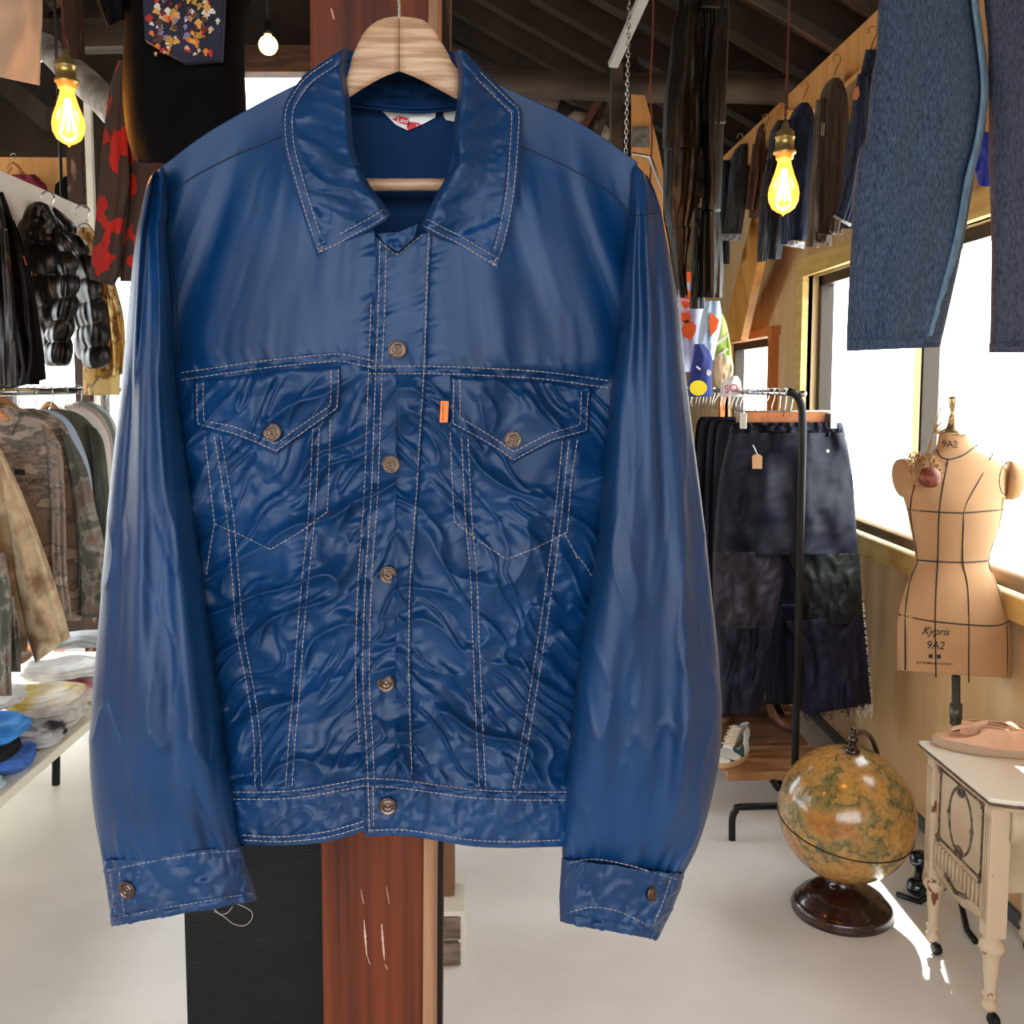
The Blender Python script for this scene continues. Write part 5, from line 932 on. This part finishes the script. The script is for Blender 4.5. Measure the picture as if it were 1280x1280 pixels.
for i, (Y, xl, xr, m_, lb) in enumerate([(3.78, 894, 1000, M_nt, 'black-navy trousers showing a thin edge just behind the wide patchwork pair'), (3.95, 889, 1000, M_black, 'black trousers third on the right rack'), (4.1, 884, 1000, M_nt2, 'indigo trousers fourth on the right rack'), (4.28, 878, 990, M_black, 'black trousers with a cream tag fifth on the right rack'), (4.45, 872, 985, M_nt, 'dark navy trousers sixth on the right rack'), (4.65, 868, 980, M_black, 'black trousers last in view beside the blue sleeve')]):
    k = cloth('trousers', lb, 'trousers', [('seat', [(526-i, xl+8, xr-20), (540-i, xl+2, xr-10), (600, xl-2, xr), (700, xl-4, xr), (760, xl-2, xr+2)], dict(m=40)), ('leg', [(755, xl-3, 940), (830, xl, 936), (885-4*i, xl+2, 930)]), ('leg', [(755, 950, 1004), (830, 954, 1004), (880-4*i, 958, 1003)])], Y, m_, th=.03, group='dark trousers on the right rack', folds=4, amp=.012, n=50, m=30)
    if 'cream tag' in lb:
        mb = MB(); q = [(884, 569), (890, 562), (887, 580), (883, 580)]; mb.hexa([P(x, y, 4.24) for x, y in q], [P(x, y, 4.245) for x, y in q]); mb.build('price_tag', mat('cream_tag', (226, 200, 160), .7), k, smooth=False, label='cream price tag')
# ================================================================== shoes on the rack's shelf
def shoe(name, label, c, L, W, H, rz, mu, ms, tongue=None, lace=None, boot=0, group=None, ms2=None):
    root = empty(name, c, label, 'shoe' if not boot else 'boot', group); c = np.array(c, float); ca, sa = math.cos(rz), math.sin(rz)
    def T(A): A = np.asarray(A, float); return np.stack([A[..., 0]*ca-A[..., 1]*sa, A[..., 0]*sa+A[..., 1]*ca, A[..., 2]], -1)+c
    n = 40; a = np.linspace(0, 2*np.pi, n, endpoint=False)
    def foot_(s, t):  # outline, x forward
        x = np.cos(a)*L/2; w_ = W/2*(.86+.2*np.sin((np.cos(a)*.9+.3)*1.6)); return np.stack([x*s, np.sin(a)*w_*s*(1-.12*(np.cos(a) < -.2)), 0*a+t], -1)
    mb = MB(); mb.grid(T(np.array([foot_(.97, 0), foot_(1.0, .006), foot_(1.0, .02), foot_(.97, .026)])), cv=True); s0 = mb.n; mb.f += [tuple(range(n)), tuple(range(s0-n, s0))[::-1]]; mb.build('sole', ms, root)
    G = []
    for v in np.linspace(0, 1, 16):
        fr = (np.cos(a)+1)/2; top = H*np.where(fr > .45, .30+.70*(1-sm(.38, .95, fr))*1, 1.0)+boot*(1-sm(.35, .5, fr)); z = .022+(top)*v; sh = 1-.35*v**2.2; x = np.cos(a)*L/2*(1-.03*v-.02*(v**3)) ; x = np.where(fr > .5, L*(-.06)+ (x+L*.06)*(1-.78*v**2.6*(1-boot*0)), x)
        w_ = W/2*(.86+.2*np.sin((np.cos(a)*.9+.3)*1.6)); G.append(np.stack([x*.985, np.sin(a)*w_*.97*sh, z], -1))
    mb = MB(); mb.grid(T(np.array(G)), cv=True); mb.build('upper', mu, root, smooth=True).modifiers.new('s', 'SOLIDIFY').thickness = .003
    mb = MB(); fr = np.linspace(0, 1, 14); X = L*(.30-.36*fr); Z = .03+H*(.42+.70*fr); G = np.stack([np.stack([X, 0*X+y_*(1-.1*abs(y_)/W), Z-6*y_*y_], -1) for y_ in np.linspace(-W*.2, W*.2, 7)], 1)
    mb.slab(T(G), np.array([0, 0, -.003])); mb.build('tongue', tongue or mu, root)
    if lace:
        mb = MB()
        for k in range(6):
            f_ = .12+k*.14; xx = L*(.30-.36*f_); zz = .035+H*(.42+.70*f_); y_ = np.linspace(-W*.26, W*.26, 8); mb.tube(T(np.stack([xx+.06*L*(y_/W)*(1 if k % 2 else -1), y_, zz+.002-5*y_*y_], -1)), .0028, 6)
        mb.build('laces', lace, root)
    return root
M_can = mat('teal_white_canvas', (30, 78, 82), .8, col2=(222, 220, 210), scale=22, kind='voronoi', ramp=(0, .5)); M_gum = mat('gum_sole', (196, 158, 112), .6); M_tanl = mat('tan_leather', (128, 84, 52), .5, col2=(98, 62, 38), scale=20); M_brl = mat('brown_leather', (84, 48, 32), .4)
M_lace = mat('cream_lace', (226, 196, 150), .8)
c = PZ(944, 985, .165); shoe('sneaker', 'teal and white canvas sneaker with cream laces on the rack shelf', (c[0], 3.70, .165), .27, .10, .085, -2.2, M_can, M_gum, M_wh, M_lace)
shoe('boot', 'tan leather boot right of the grey shoe box on the rack shelf', (P(975, 930, 4.1)[0], 4.1, .165), .26, .095, .08, -1.4, M_tanl, M_brl, lace=M_brl, boot=.12)
shoe('boot', 'brown leather boot left of the diagonal bar on the rack shelf', (P(905, 935, 4.2)[0], 4.2, .165), .26, .095, .08, -1.8, M_brl, M_tanl, boot=.12)
shoe('boot', 'dark tan boot partly behind the rack post', (P(1005, 935, 4.3)[0], 4.3, .165), .26, .095, .08, -1.5, M_tanl, M_brl, boot=.10)
bxm = mat('red_white_box', (222, 214, 208), .6); a = P(946, 925, 4.4)
b1_ = MB().bx(a[0]-.085, a[0]+.05, 4.4, 4.7, .166, .40).build('shoe_box', mat('grey_box', (150, 140, 134), .6), smooth=False, bevel=.003, label='grey shoe box standing on the rack shelf below the trousers', cat='box')
b2_ = MB().box((a[0]+.05, 4.5, .432), (.26, .2, .05), rz=.2).build('shoe_box', mat('red_box', (206, 84, 84), .6, col2=(232, 214, 206), scale=9, ramp=(.48, .52)), smooth=False, bevel=.003, label='red and white box lying on top of the grey shoe box', cat='box')
a = P(927, 905, 4.5); MB().box((a[0]-.12, 4.55, .29), (.12, .2, .24), rz=.1).build('shoe_box', mat('pink_white_box', (230, 222, 214), .6, col2=(206, 60, 70), scale=12, ramp=(.56, .6)), smooth=False, label='white box with red marks left of the grey shoe box', cat='box')
# ================================================================== globe
gc = P(1058, 1016, 2.88); R = 87.5/1245*2.86
gl = empty('globe', (gc[0], 2.88, 0), 'antique-coloured terrestrial globe on a round dark turned base', 'globe')
def globemat():
    m = bpy.data.materials.new('antique_globe'); m.use_nodes = True; nt = m.node_tree; N = nt.nodes; L = nt.links; b = N['Principled BSDF']; b.inputs['Roughness'].default_value = .22; b.inputs['Coat Weight'].default_value = .5; b.inputs['Coat Roughness'].default_value = .12
    tc = N.new('ShaderNodeTexCoord'); n1 = N.new('ShaderNodeTexNoise'); n1.inputs['Scale'].default_value = 5.5; n1.inputs['Detail'].default_value = 7; n1.inputs['Roughness'].default_value = .58; L.new(tc.outputs['Object'], n1.inputs['Vector'])
    r = N.new('ShaderNodeValToRGB'); e = r.color_ramp.elements; e[0].position = .0; e[0].color = lin((166, 112, 50)); e[1].position = 1; e[1].color = lin((120, 84, 40))
    for p, c_ in ((.44, (190, 142, 76)), (.49, (170, 136, 82)), (.50, (98, 92, 62)), (.510, (126, 116, 72)), (.56, (172, 132, 68)), (.62, (180, 116, 50)), (.70, (132, 114, 64))): q = e.new(p); q.color = lin(c_)
    L.new(n1.outputs['Fac'], r.inputs[0]); n2 = N.new('ShaderNodeTexNoise'); n2.inputs['Scale'].default_value = 60; n2.inputs['Detail'].default_value = 6; L.new(tc.outputs['Object'], n2.inputs['Vector'])
    mx = N.new('ShaderNodeMix'); mx.data_type = 'RGBA'; mx.blend_type = 'MULTIPLY'; r2 = N.new('ShaderNodeValToRGB'); r2.color_ramp.elements[0].position = .38; r2.color_ramp.elements[0].color = (.45, .42, .35, 1); r2.color_ramp.elements[1].position = .55; r2.color_ramp.elements[1].color = (1, 1, 1, 1)
    L.new(n2.outputs['Fac'], r2.inputs[0]); mx.inputs[0].default_value = .55; L.new(r.outputs[0], mx.inputs[6]); L.new(r2.outputs[0], mx.inputs[7]); L.new(mx.outputs[2], b.inputs['Base Color']); return m
M_maho = mat('dark_mahogany', (48, 18, 16), .25, col2=(30, 11, 11), scale=8, coat=.4)
th_ = np.linspace(0, np.pi, 49); ax = (.22, .10, .97)
MB().lathe(gc, [(max(R*math.sin(t), 0), -R*math.cos(t)) for t in th_], 96, axis=ax).build('sphere', globemat(), gl)
def ringpts(c, r, axis, n=120, a0=0, a1=2*np.pi, cl=True):
    q = np.array(Vector((0, 0, 1)).rotation_difference(Vector(axis)).to_matrix()); a = np.linspace(a0, a1, n, endpoint=not cl); return (np.stack([np.cos(a), np.sin(a), 0*a], 1)*r)@q.T+c
axe = np.array([.10, -.16, .98]); axe = axe/np.linalg.norm(axe)
MB().tube(ringpts(gc-axe*.03, math.sqrt(R*R-.03**2)+.0005, axe), .0024, 8, closed=True).build('equator_band', mat('black_band', (28, 18, 12), .4), gl)
top = gc+np.array([0, 0, 1])*R*.99
def along(v): v = np.array(v, float); return v/np.linalg.norm(v)
nt_ = gc+along((.02, -.12, 1))*R
pts = []
for t in np.linspace(0, math.radians(198), 60):
    d = np.array([.02*math.cos(t)+.72*math.sin(t), .69*math.sin(t), math.cos(t)]); d /= np.linalg.norm(d); pts.append(gc+d*(R+.022+.014*math.exp(-((t-.4)/.4)**2)+.012*math.sin(t*2 if t < 1.5 else 3)))
MB().tube([nt_+np.array([-.012, -.01, .012])]+pts[2:], .0085, 12).build('meridian_arm', M_maho, gl)
MB().lathe(nt_+np.array([0, 0, 0]), [(.022, -.002), (.024, .006), (.012, .014), (.008, .024), (.014, .032), (.017, .04), (.010, .048), (.006, .054), (.011, .062), (.008, .07), (0, .074)], 24).build('finial', M_maho, gl)
bc = np.array([P(1052, 1140, 2.88)[0], 2.88, 0])
hz_ = gc[2]-R
MB().lathe(bc, [(.0, .0), (.148, .0), (.150, .012), (.144, .018), (.146, .024), (.136, .032), (.130, .036), (.126, .046), (.112, .052), (.108, .060), (.088, .070), (.070, .074), (.050, .080), (.036, .090), (.034, hz_+.02), (.05, hz_+.022), (.0, hz_+.024)], 64).build('base', M_maho, gl)
# ================================================================== dress form
YM = 2.85
df = empty('dress_form', P(1195, 1179, YM), 'beige linen dress form with black seam tapes on a slim dark stand', 'dress form')
M_lnn = mat('beige_linen', (186, 146, 108), .9, spec=.2, col2=(172, 132, 96), scale=5, bump=.0003, bscale=500, ramp=(.3, .7))
rows = [(541, 1175, 1205), (546, 1173, 1209), (552, 1172, 1213), (559, 1170, 1217), (565, 1165, 1224), (571, 1154, 1236), (577, 1143, 1248), (584, 1134, 1256), (592, 1129, 1260), (604, 1127, 1261), (618, 1128, 1259), (632, 1132, 1256), (645, 1135, 1253), (660, 1138, 1249), (680, 1142, 1242), (700, 1144, 1236), (708, 1143, 1236), (722, 1137, 1243), (740, 1130, 1251), (760, 1124, 1259), (778, 1121.5, 1263), (800, 1121, 1264), (820, 1121, 1264), (839, 1121, 1263)]
rows = [(xl, y-.0, xr, y) for y, xl, xr in rows[:-1]]+[(1121, 838, 1263, 848)]
thk = [.034, .036, .038, .042, .048, .056, .066, .078, .088, .100, .112, .120, .120, .112, .098, .086, .086, .092, .104, .114, .120, .120, .118, .116]
mb = MB(); GD = loft(mb, rows, YM, thk, m=150, n=96, folds=1, amp=0, seed=1, sq=.95); mb.build('torso', M_lnn, df)
mb = MB(); 
for cx, cy, rx, ry, s in ((1266, 600, 13, 25, 1), (1127, 597, 6, 25, -1)):
    m2 = MB(); a = P(cx, cy, YM); q0 = P(cx-s*8, cy, YM)
    m2.lathe(q0, [(ry/1245*YM, 0), (ry/1245*YM*.99, .02), (ry/1245*YM*.86, .036 if s > 0 else .022), (ry/1245*YM*.5, .045 if s > 0 else .027), (0, .048 if s > 0 else .029)], 28, axis=(s, -.25 if s > 0 else -.1, -.12)); m2.build('arm_cap', M_lnn, df)
SD = surf(GD)
M_tape = mat('black_tape', (22, 16, 12), .7); tp = MB()
def tape(pts, w_=1.1):
    c = crv(pts, 50); Y = SD(c[:, 0], c[:, 1]); k = np.ones(5)/5; Y = np.convolve(np.pad(Y, 2, 'edge'), k, 'valid'); tp.tube(P(c[:, 0], c[:, 1], Y-.0005), w_/1245*YM*.85, 6)
tape([(1185, 575), (1180, 600), (1174, 640), (1172, 702), (1169, 770), (1170, 847)])
tape([(1143, 606), (1138, 638), (1144, 680), (1147, 702), (1138, 725), (1132, 765), (1131.5, 838)])
tape([(1241, 567), (1224, 600), (1206, 634), (1204, 660), (1203.5, 702), (1209, 730), (1211, 770), (1211, 853)])
tape([(1254, 622), (1248, 660), (1236, 702), (1250, 745), (1259, 790), (1259, 846)], .7)
tape([(1134, 637), (1170, 640), (1205, 641), (1255, 637)]); tape([(1146, 700), (1172, 702), (1204, 703), (1234, 701)]); tape([(1123, 768), (1145, 773), (1169, 777), (1211, 781), (1245, 782), (1261, 777)])
tape([(1171, 562), (1176, 571), (1188, 574), (1204, 569), (1214, 562), (1222, 556)])
tape([(1259, 577), (1252, 586), (1249, 602), (1252, 615), (1259, 620)], .9)
tp.build('seam_tape', M_tape, df)
Yl = lambda px, py: SD(px, py)
mb_at = lambda cx, cy, dz: (lambda x, y: P(cx+x, cy+y+.05*x, SD(cx+x, cy+y+.05*x)-.0022))
dfo = bpy.data.objects[df.name]
text('9A2', 'lettering', M_blk, df, mb_at(1187.5, 555.5, .0), 12.5, bold=.02)
text('Kypris', 'lettering', M_blk, df, mb_at(1169, 789.5, .0), 14, shear=.45, bold=.03, sp=.95)
text('9A2', 'lettering', M_blk, df, mb_at(1169, 807, .0), 14, shear=.2, bold=.01)
text('■  ■', 'lettering', M_blk, df, mb_at(1168.5, 821, .0), 7)
text('KITTELMANN FACTORY', 'lettering', M_blk, df, mb_at(1168.5, 829.5, .0), 4.2, bold=.03)
nk = P(1190, 541, YM)
MB().lathe(nk, [(.040, -.004), (.038, .004), (.026, .010), (.016, .014), (.012, .03), (.011, .042), (.008, .05), (.006, .062), (.010, .075), (.0125, .098), (.011, .104), (0, .105)], 28).build('neck_cap', mat('brassy_metal', (190, 172, 132), .25, metal=.9), df)
k = crv([(1172, 533), (1182, 525), (1196, 522), (1209, 524), (1203, 530), (1190, 533)], 30); MB().tube(P(k[:, 0], k[:, 1], YM-.01), .0016, 6).build('wire_loop', M_chrome, df)
MB().tube([P(1195, 845, YM), P(1195, 1100, YM)], .0125, 14).tube([P(1195, 880, YM), P(1195, 905, YM)], .018, 14).build('stand_pole', mat('grey_green_metal', (92, 90, 82), .4, metal=.6), df)
mb = MB(); b0 = P(1195, 1100, YM)
for k in range(3): a = k*2.1+.4; mb.tube([b0, b0+np.array([.1*math.cos(a), .1*math.sin(a), -.1]), np.array([b0[0]+.17*math.cos(a), b0[1]+.17*math.sin(a), .012])], .009, 8)
mb.build('tripod', M_pole, df)
# dried flowers pinned on the shoulder
fl_ = empty('dried_flower_bundle', P(1163, 620, 2.72), 'dried flower bundle with a brown seed head hung on the dress form', 'dried flowers')
M_stem = mat('dry_stem', (150, 122, 72), .8); M_seed = mat('seed_head', (104, 42, 30), .5, col2=(150, 86, 62), scale=60, bump=.002, bscale=80); M_gr = mat('dry_grass', (196, 160, 110), .85, col2=(150, 112, 74), scale=30)
rf = random.Random(9); mb = MB()
for k in range(12):
    x1 = rf.uniform(1168, 1181); c = crv([(x1+ (2 if k < 10 else 0), rf.uniform(496, 530) if k < 3 else rf.uniform(528, 540)), (1166, 545), (1160, 565), (rf.uniform(1132, 1178), rf.uniform(580, 596))], 14); mb.tube(P(c[:, 0], c[:, 1], YM-.14+rf.uniform(-.01, .01)), .0012, 5)
mb.build('stems', M_stem, fl_, kind='stuff')
mb = MB()
for k in range(260):
    b = (1160, 562); tx = rf.uniform(1128, 1156) if k % 3 else rf.uniform(1164, 1180); ty = rf.uniform(574, 600)-(8 if tx < 1140 else 0); f = rf.uniform(.35, 1); x = b[0]+(tx-b[0])*f; y = b[1]+(ty-b[1])*f; Y = YM-.14+rf.uniform(-.022, .022)
    mb.tube([P(x, y, Y), P(x+rf.uniform(-3, 3), y+rf.uniform(0, 5), Y+rf.uniform(-.004, .004))], rf.uniform(.0008, .0024), 5)
mb.build('dry_grass', M_gr, fl_, kind='stuff')
MB().lathe(P(1161.5, 610, YM-.155), [(0, 0), (.018, .004), (.028, .016), (.030, .03), (.026, .044), (.016, .054), (.006, .058), (0, .06)], 24, axis=(0, 0, 1)).build('seed_head', M_seed, fl_)
mb = MB()
for k in range(9):
    a = k*.7; c = P(1161.5, 590, YM-.155); mb.tube([c+np.array([0, 0, .0]), c+np.array([.018*math.cos(a), .018*math.sin(a), -.004]), c+np.array([.027*math.cos(a), .027*math.sin(a), -.02])], [.003, .004, .001], 6)
mb.build('sepals', M_gr, fl_)
# ================================================================== vintage dressing table
M_dp = mat('chipped_cream_paint', (206, 186, 160), .5, col2=(184, 160, 132), scale=5, ramp=(.35, .65), bump=.0006, bscale=40)
M_chip = mat('cream_paint_chips', (206, 184, 158), .5, col2=(120, 62, 34), scale=26, ramp=(.66, .69), stretch=(1, 1, .5)); M_car = mat('dark_wax', (60, 50, 42), .6, col2=(120, 104, 86), scale=60)
X0, X1, Y0, Y1 = 1.235, 1.555, 2.31, 2.665; ZT = .605; ZB = .255
dk = empty('dressing_table', ((X0+X1)/2, (Y0+Y1)/2, 0), 'chipped cream-painted vintage dressing table on turned castor legs', 'table')
def topshape(o, z):
    p = [(X0-o, Y1+o), (X0-o, Y0-o*.4)]; 
    for t in np.linspace(0, 1, 14): p.append((X0-o+(X1-X0+o)*t*1.0, Y0-o-.06*math.sin(t*math.pi*.5)**1.2-.012*math.sin(t*9)))
    p += [(X1, Y1+o)]; return [(x, y, z) for x, y in p]
mb = MB(); mb.hexa(topshape(.018, ZT-.012), topshape(.018, ZT)); mb.build('table_top', mat('white_enamel_top', (236, 230, 216), .35, col2=(214, 196, 164), scale=4, ramp=(.55, .75)), dk, smooth=False, bevel=.003)
mb = MB(); mb.hexa(topshape(.010, ZT-.022), topshape(.022, ZT-.012)); mb.build('top_moulding', M_car, dk, smooth=False, label='dark worn moulding under the top'); mb = MB(); mb.hexa(topshape(.002, ZT-.036), topshape(.012, ZT-.022)); mb.build('top_rail', M_dp, dk, smooth=False)
for y in (Y0, Y1-.04): MB().bx(X0, X0+.05, y, y+.04, ZB-.02, ZT-.03).build('corner_post', M_chip, dk, smooth=False, bevel=.003)
MB().bx(X0+.012, X0+.026, Y0+.04, Y1-.04, ZB+.02, ZT-.03).build('side_panel', M_dp, dk, smooth=False)
MB().bx(X0+.02, X1, Y1-.06, Y1-.045, ZB+.01, ZT-.03).build('back_panel', M_dp, dk, smooth=False); MB().bx(X0+.045, X1, Y0+.13, Y0+.145, ZB+.03, ZT-.03).build('inner_panel', M_dp, dk, smooth=False)
MB().bx(X1-.05, X1, Y0, Y1, ZB, ZT-.03).build('far_panel', M_dp, dk, smooth=False)
# shaped apron on the front edge
mb = MB(); n = 30; xs = np.linspace(X0+.045, X1, n); t = (xs-X0)/(X1-X0); yv = Y0-.004-.05*np.sin(t*np.pi*.5)**1.2; zb = ZT-.036-.045-.03*np.abs(np.sin(t*7))-.01
G = np.stack([np.stack([xs, yv, 0*xs+ZT-.036], 1), np.stack([xs, yv-.006, (zb+ZT-.036)/2], 1), np.stack([xs, yv, zb], 1)], 0); mb.slab(G, np.array([0, .014, 0])); mb.build('apron', M_dp, dk)
# side panel ornament: dark frame, oval wreath, flutes
mb = MB(); x = X0+.010; ya, yb, za, zb_ = Y0+.062, Y1-.062, ZB+.105, ZT-.052
for p, q in (((x, ya, za), (x, yb, za)), ((x, ya, zb_), (x, yb, zb_)), ((x, ya, za), (x, ya, zb_)), ((x, yb, za), (x, yb, zb_))): mb.tube([p, q], .0028, 8)
for yy in (ya, yb):
    for zz in (za, zb_):
        for k in range(5): a = k*1.257; mb.lathe((x-.001, yy+.009*math.cos(a), zz+.009*math.sin(a)), [(.005, 0), (.004, .003), (0, .005)], 8, axis=(-1, 0, 0))
mb.build('carved_frame', M_car, dk, label='dark carved frame moulding')
mb = MB(); cy_, cz_ = (ya+yb)/2, (za+zb_)/2; a = np.linspace(0, 2*np.pi, 60, endpoint=False); mb.tube(np.stack([0*a+x+.001, cy_+.062*np.cos(a), cz_+.088*np.sin(a)], 1), .0034, 8, closed=True)
for k in range(10):
    for sgn in (1, -1): a_ = k*.63; mb.lathe((x, cy_+.010*math.cos(a_)*1.4, cz_+sgn*.082+.010*math.sin(a_)), [(.007, 0), (.005, .004), (0, .006)], 8, axis=(-1, 0, 0))
for yy in (-1, 1): mb.lathe((x, cy_+yy*.062, cz_), [(.008, 0), (.005, .004), (0, .006)], 10, axis=(-1, 0, 0))
mb.build('oval_wreath', M_car, dk, label='dark carved oval wreath')
mb = MB()
for k in range(13): yy = Y0+.052+k*(Y1-Y0-.104)/12; mb.tube([(x, yy, ZB+.03), (x, yy, ZB+.088)], .0055, 8)
for yy in (Y0+.008, Y0+.018, Y0+.028): mb.tube([(X0-.001, yy, ZB+.02), (X0-.001, yy, ZT-.06)], .0028, 6)
for yy in (Y1-.01, Y1-.02, Y1-.03): mb.tube([(X0-.001, yy, ZB+.02), (X0-.001, yy, ZT-.06)], .0028, 6)
mb.build('fluting', M_dp, dk)
mb = MB(); t = np.linspace(0, 1, 40); G = np.stack([np.stack([0*t+X0+.010, Y0+.03+t*(Y1-Y0-.06), 0*t+ZB+.03], 1), np.stack([0*t+X0+.008, Y0+.03+t*(Y1-Y0-.06), ZB+.022-.030*np.sin(t*np.pi)**.7-.006*np.abs(np.sin(t*12))], 1)], 0); mb.slab(G, np.array([.012, 0, 0])); mb.build('scalloped_skirt', M_dp, dk)
mb = MB()
for k in range(9): yy = (Y0+Y1)/2+(k-4)*.014; mb.lathe((X0+.005, yy, ZB+.010+.004*abs(k-4)), [(.007, 0), (.005, .004), (0, .006)], 8, axis=(-1, 0, 0))
mb.build('carved_swag', M_car, dk)
legp = [(.016, ZB), (.022, ZB-.006), (.018, ZB-.014), (.012, ZB-.020), (.022, ZB-.028), (.030, ZB-.040), (.031, ZB-.050), (.024, ZB-.062), (.019, ZB-.070), (.020, ZB-.078), (.014, ZB-.150), (.013, ZB-.165), (.019, ZB-.172), (.015, ZB-.180), (.011, ZB-.186), (.018, ZB-.194), (.019, ZB-.205), (.010, ZB-.214), (.006, ZB-.218)]
for (x_, y_) in ((X0+.024, Y0+.02), (X0+.024, Y1-.02), (X1-.03, Y0+.02), (X1-.03, Y1-.02)):
    l = MB().lathe((x_, y_, 0), legp[::-1], 32).build('leg', M_chip, dk)
    MB().tube([(x_, y_, ZB-.212), (x_+.004, y_-.004, .028), (x_+.012, y_-.006, .02)], .005, 8).lathe((x_+.004, y_-.006, .0165), [(0, 0), (.016, 0), (.0165, .003), (.0165, .011), (.016, .014), (0, .014)], 20, axis=(.9, .3, 0)).build('castor', M_pole, l, label='dark castor')
M_sd = mat('pink_tan_suede', (226, 182, 152), .85, spec=.2, col2=(212, 166, 136), scale=18, bump=.0004, bscale=200); M_sds = mat('dusty_sole', (176, 150, 128), .7)
c = PZ(1226, 938, ZT+.002); shoe('slip_on_shoe', 'pinkish-tan suede slip-on shoe on the white table top, nearest the wall', (c[0], c[1], ZT+.001), .25, .09, .052, math.pi-.55, M_sd, M_sds, group='pair of suede shoes')
c = PZ(1262, 936, ZT+.002); shoe('slip_on_shoe', 'second pinkish-tan suede shoe beside it at the right frame edge', (min(c[0], 1.42), c[1]-.02, ZT+.001), .25, .09, .052, -.5, M_sd, M_sds, group='pair of suede shoes')
# dumbbell by the wall
db = empty('dumbbell', PZ(1146, 1118, .0), 'dark chrome dumbbell standing on the floor behind the dressing table leg', 'dumbbell')
c = PZ(1146, 1118, 0); c[2] = 0
for p, q in ((c+np.array([0, 0, .0]), 0), (c+np.array([.02, .03, .075]), 1)):
    MB().lathe(p+np.array([0, 0, .0]), [(0, 0), (.020, .002), (.030, .012), (.032, .028), (.028, .042), (.016, .05), (0, .052)], 24).build('weight', mat('dark_chrome', (70, 76, 80), .18, metal=.9), db)
MB().tube([c+np.array([0, 0, .045]), c+np.array([.02, .03, .085])], .012, 12).build('grip', M_pole, db)
# small crate and post beyond, right of the pillar
a = P(562, 1165, 2.62); ct = empty('wooden_crate', (a[0]-.05, 2.66, 0), 'pale wooden crate glimpsed on the floor right of the pillar', 'crate')
for z in (.0, .075): MB().bx(a[0]-.15, a[0]+.03, 2.62, 2.64, z+.004, z+.066).build('board', mat('grey_pallet_wood', (150, 132, 116), .7, col2=(96, 80, 70), scale=7, stretch=(1, 1, 4)), ct, smooth=False)
MB().bx(a[0]-.15, a[0]+.04, 2.62, 2.86, .145, .158).build('lid', M_white, ct, smooth=False); MB().bx(a[0]+.024, a[0]+.04, 2.625, 2.86, .0, .145).build('side_board', M_white, ct, smooth=False)
a = P(556, 1080, 2.78); MB().bx(a[0]-.1, a[0]+.03, 2.7, 2.78, .16, .34).build('wooden_block', mat('brown_block', (120, 84, 58), .6), smooth=False, bevel=.002, label='brown wooden block standing on the pale crate right of the pillar', cat='block')
sc.view_settings.view_transform = 'Standard'; sc.view_settings.look = 'None'; sc.view_settings.gamma = 1; sc.view_settings.use_curve_mapping = False
sc.view_settings.exposure = 0.22
sc.cycles.use_denoising = True
sc.cycles.max_bounces = 10; sc.cycles.diffuse_bounces = 5; sc.cycles.transparent_max_bounces = 12; sc.cycles.sample_clamp_indirect = 6; sc.cycles.caustics_reflective = False; sc.cycles.caustics_refractive = False
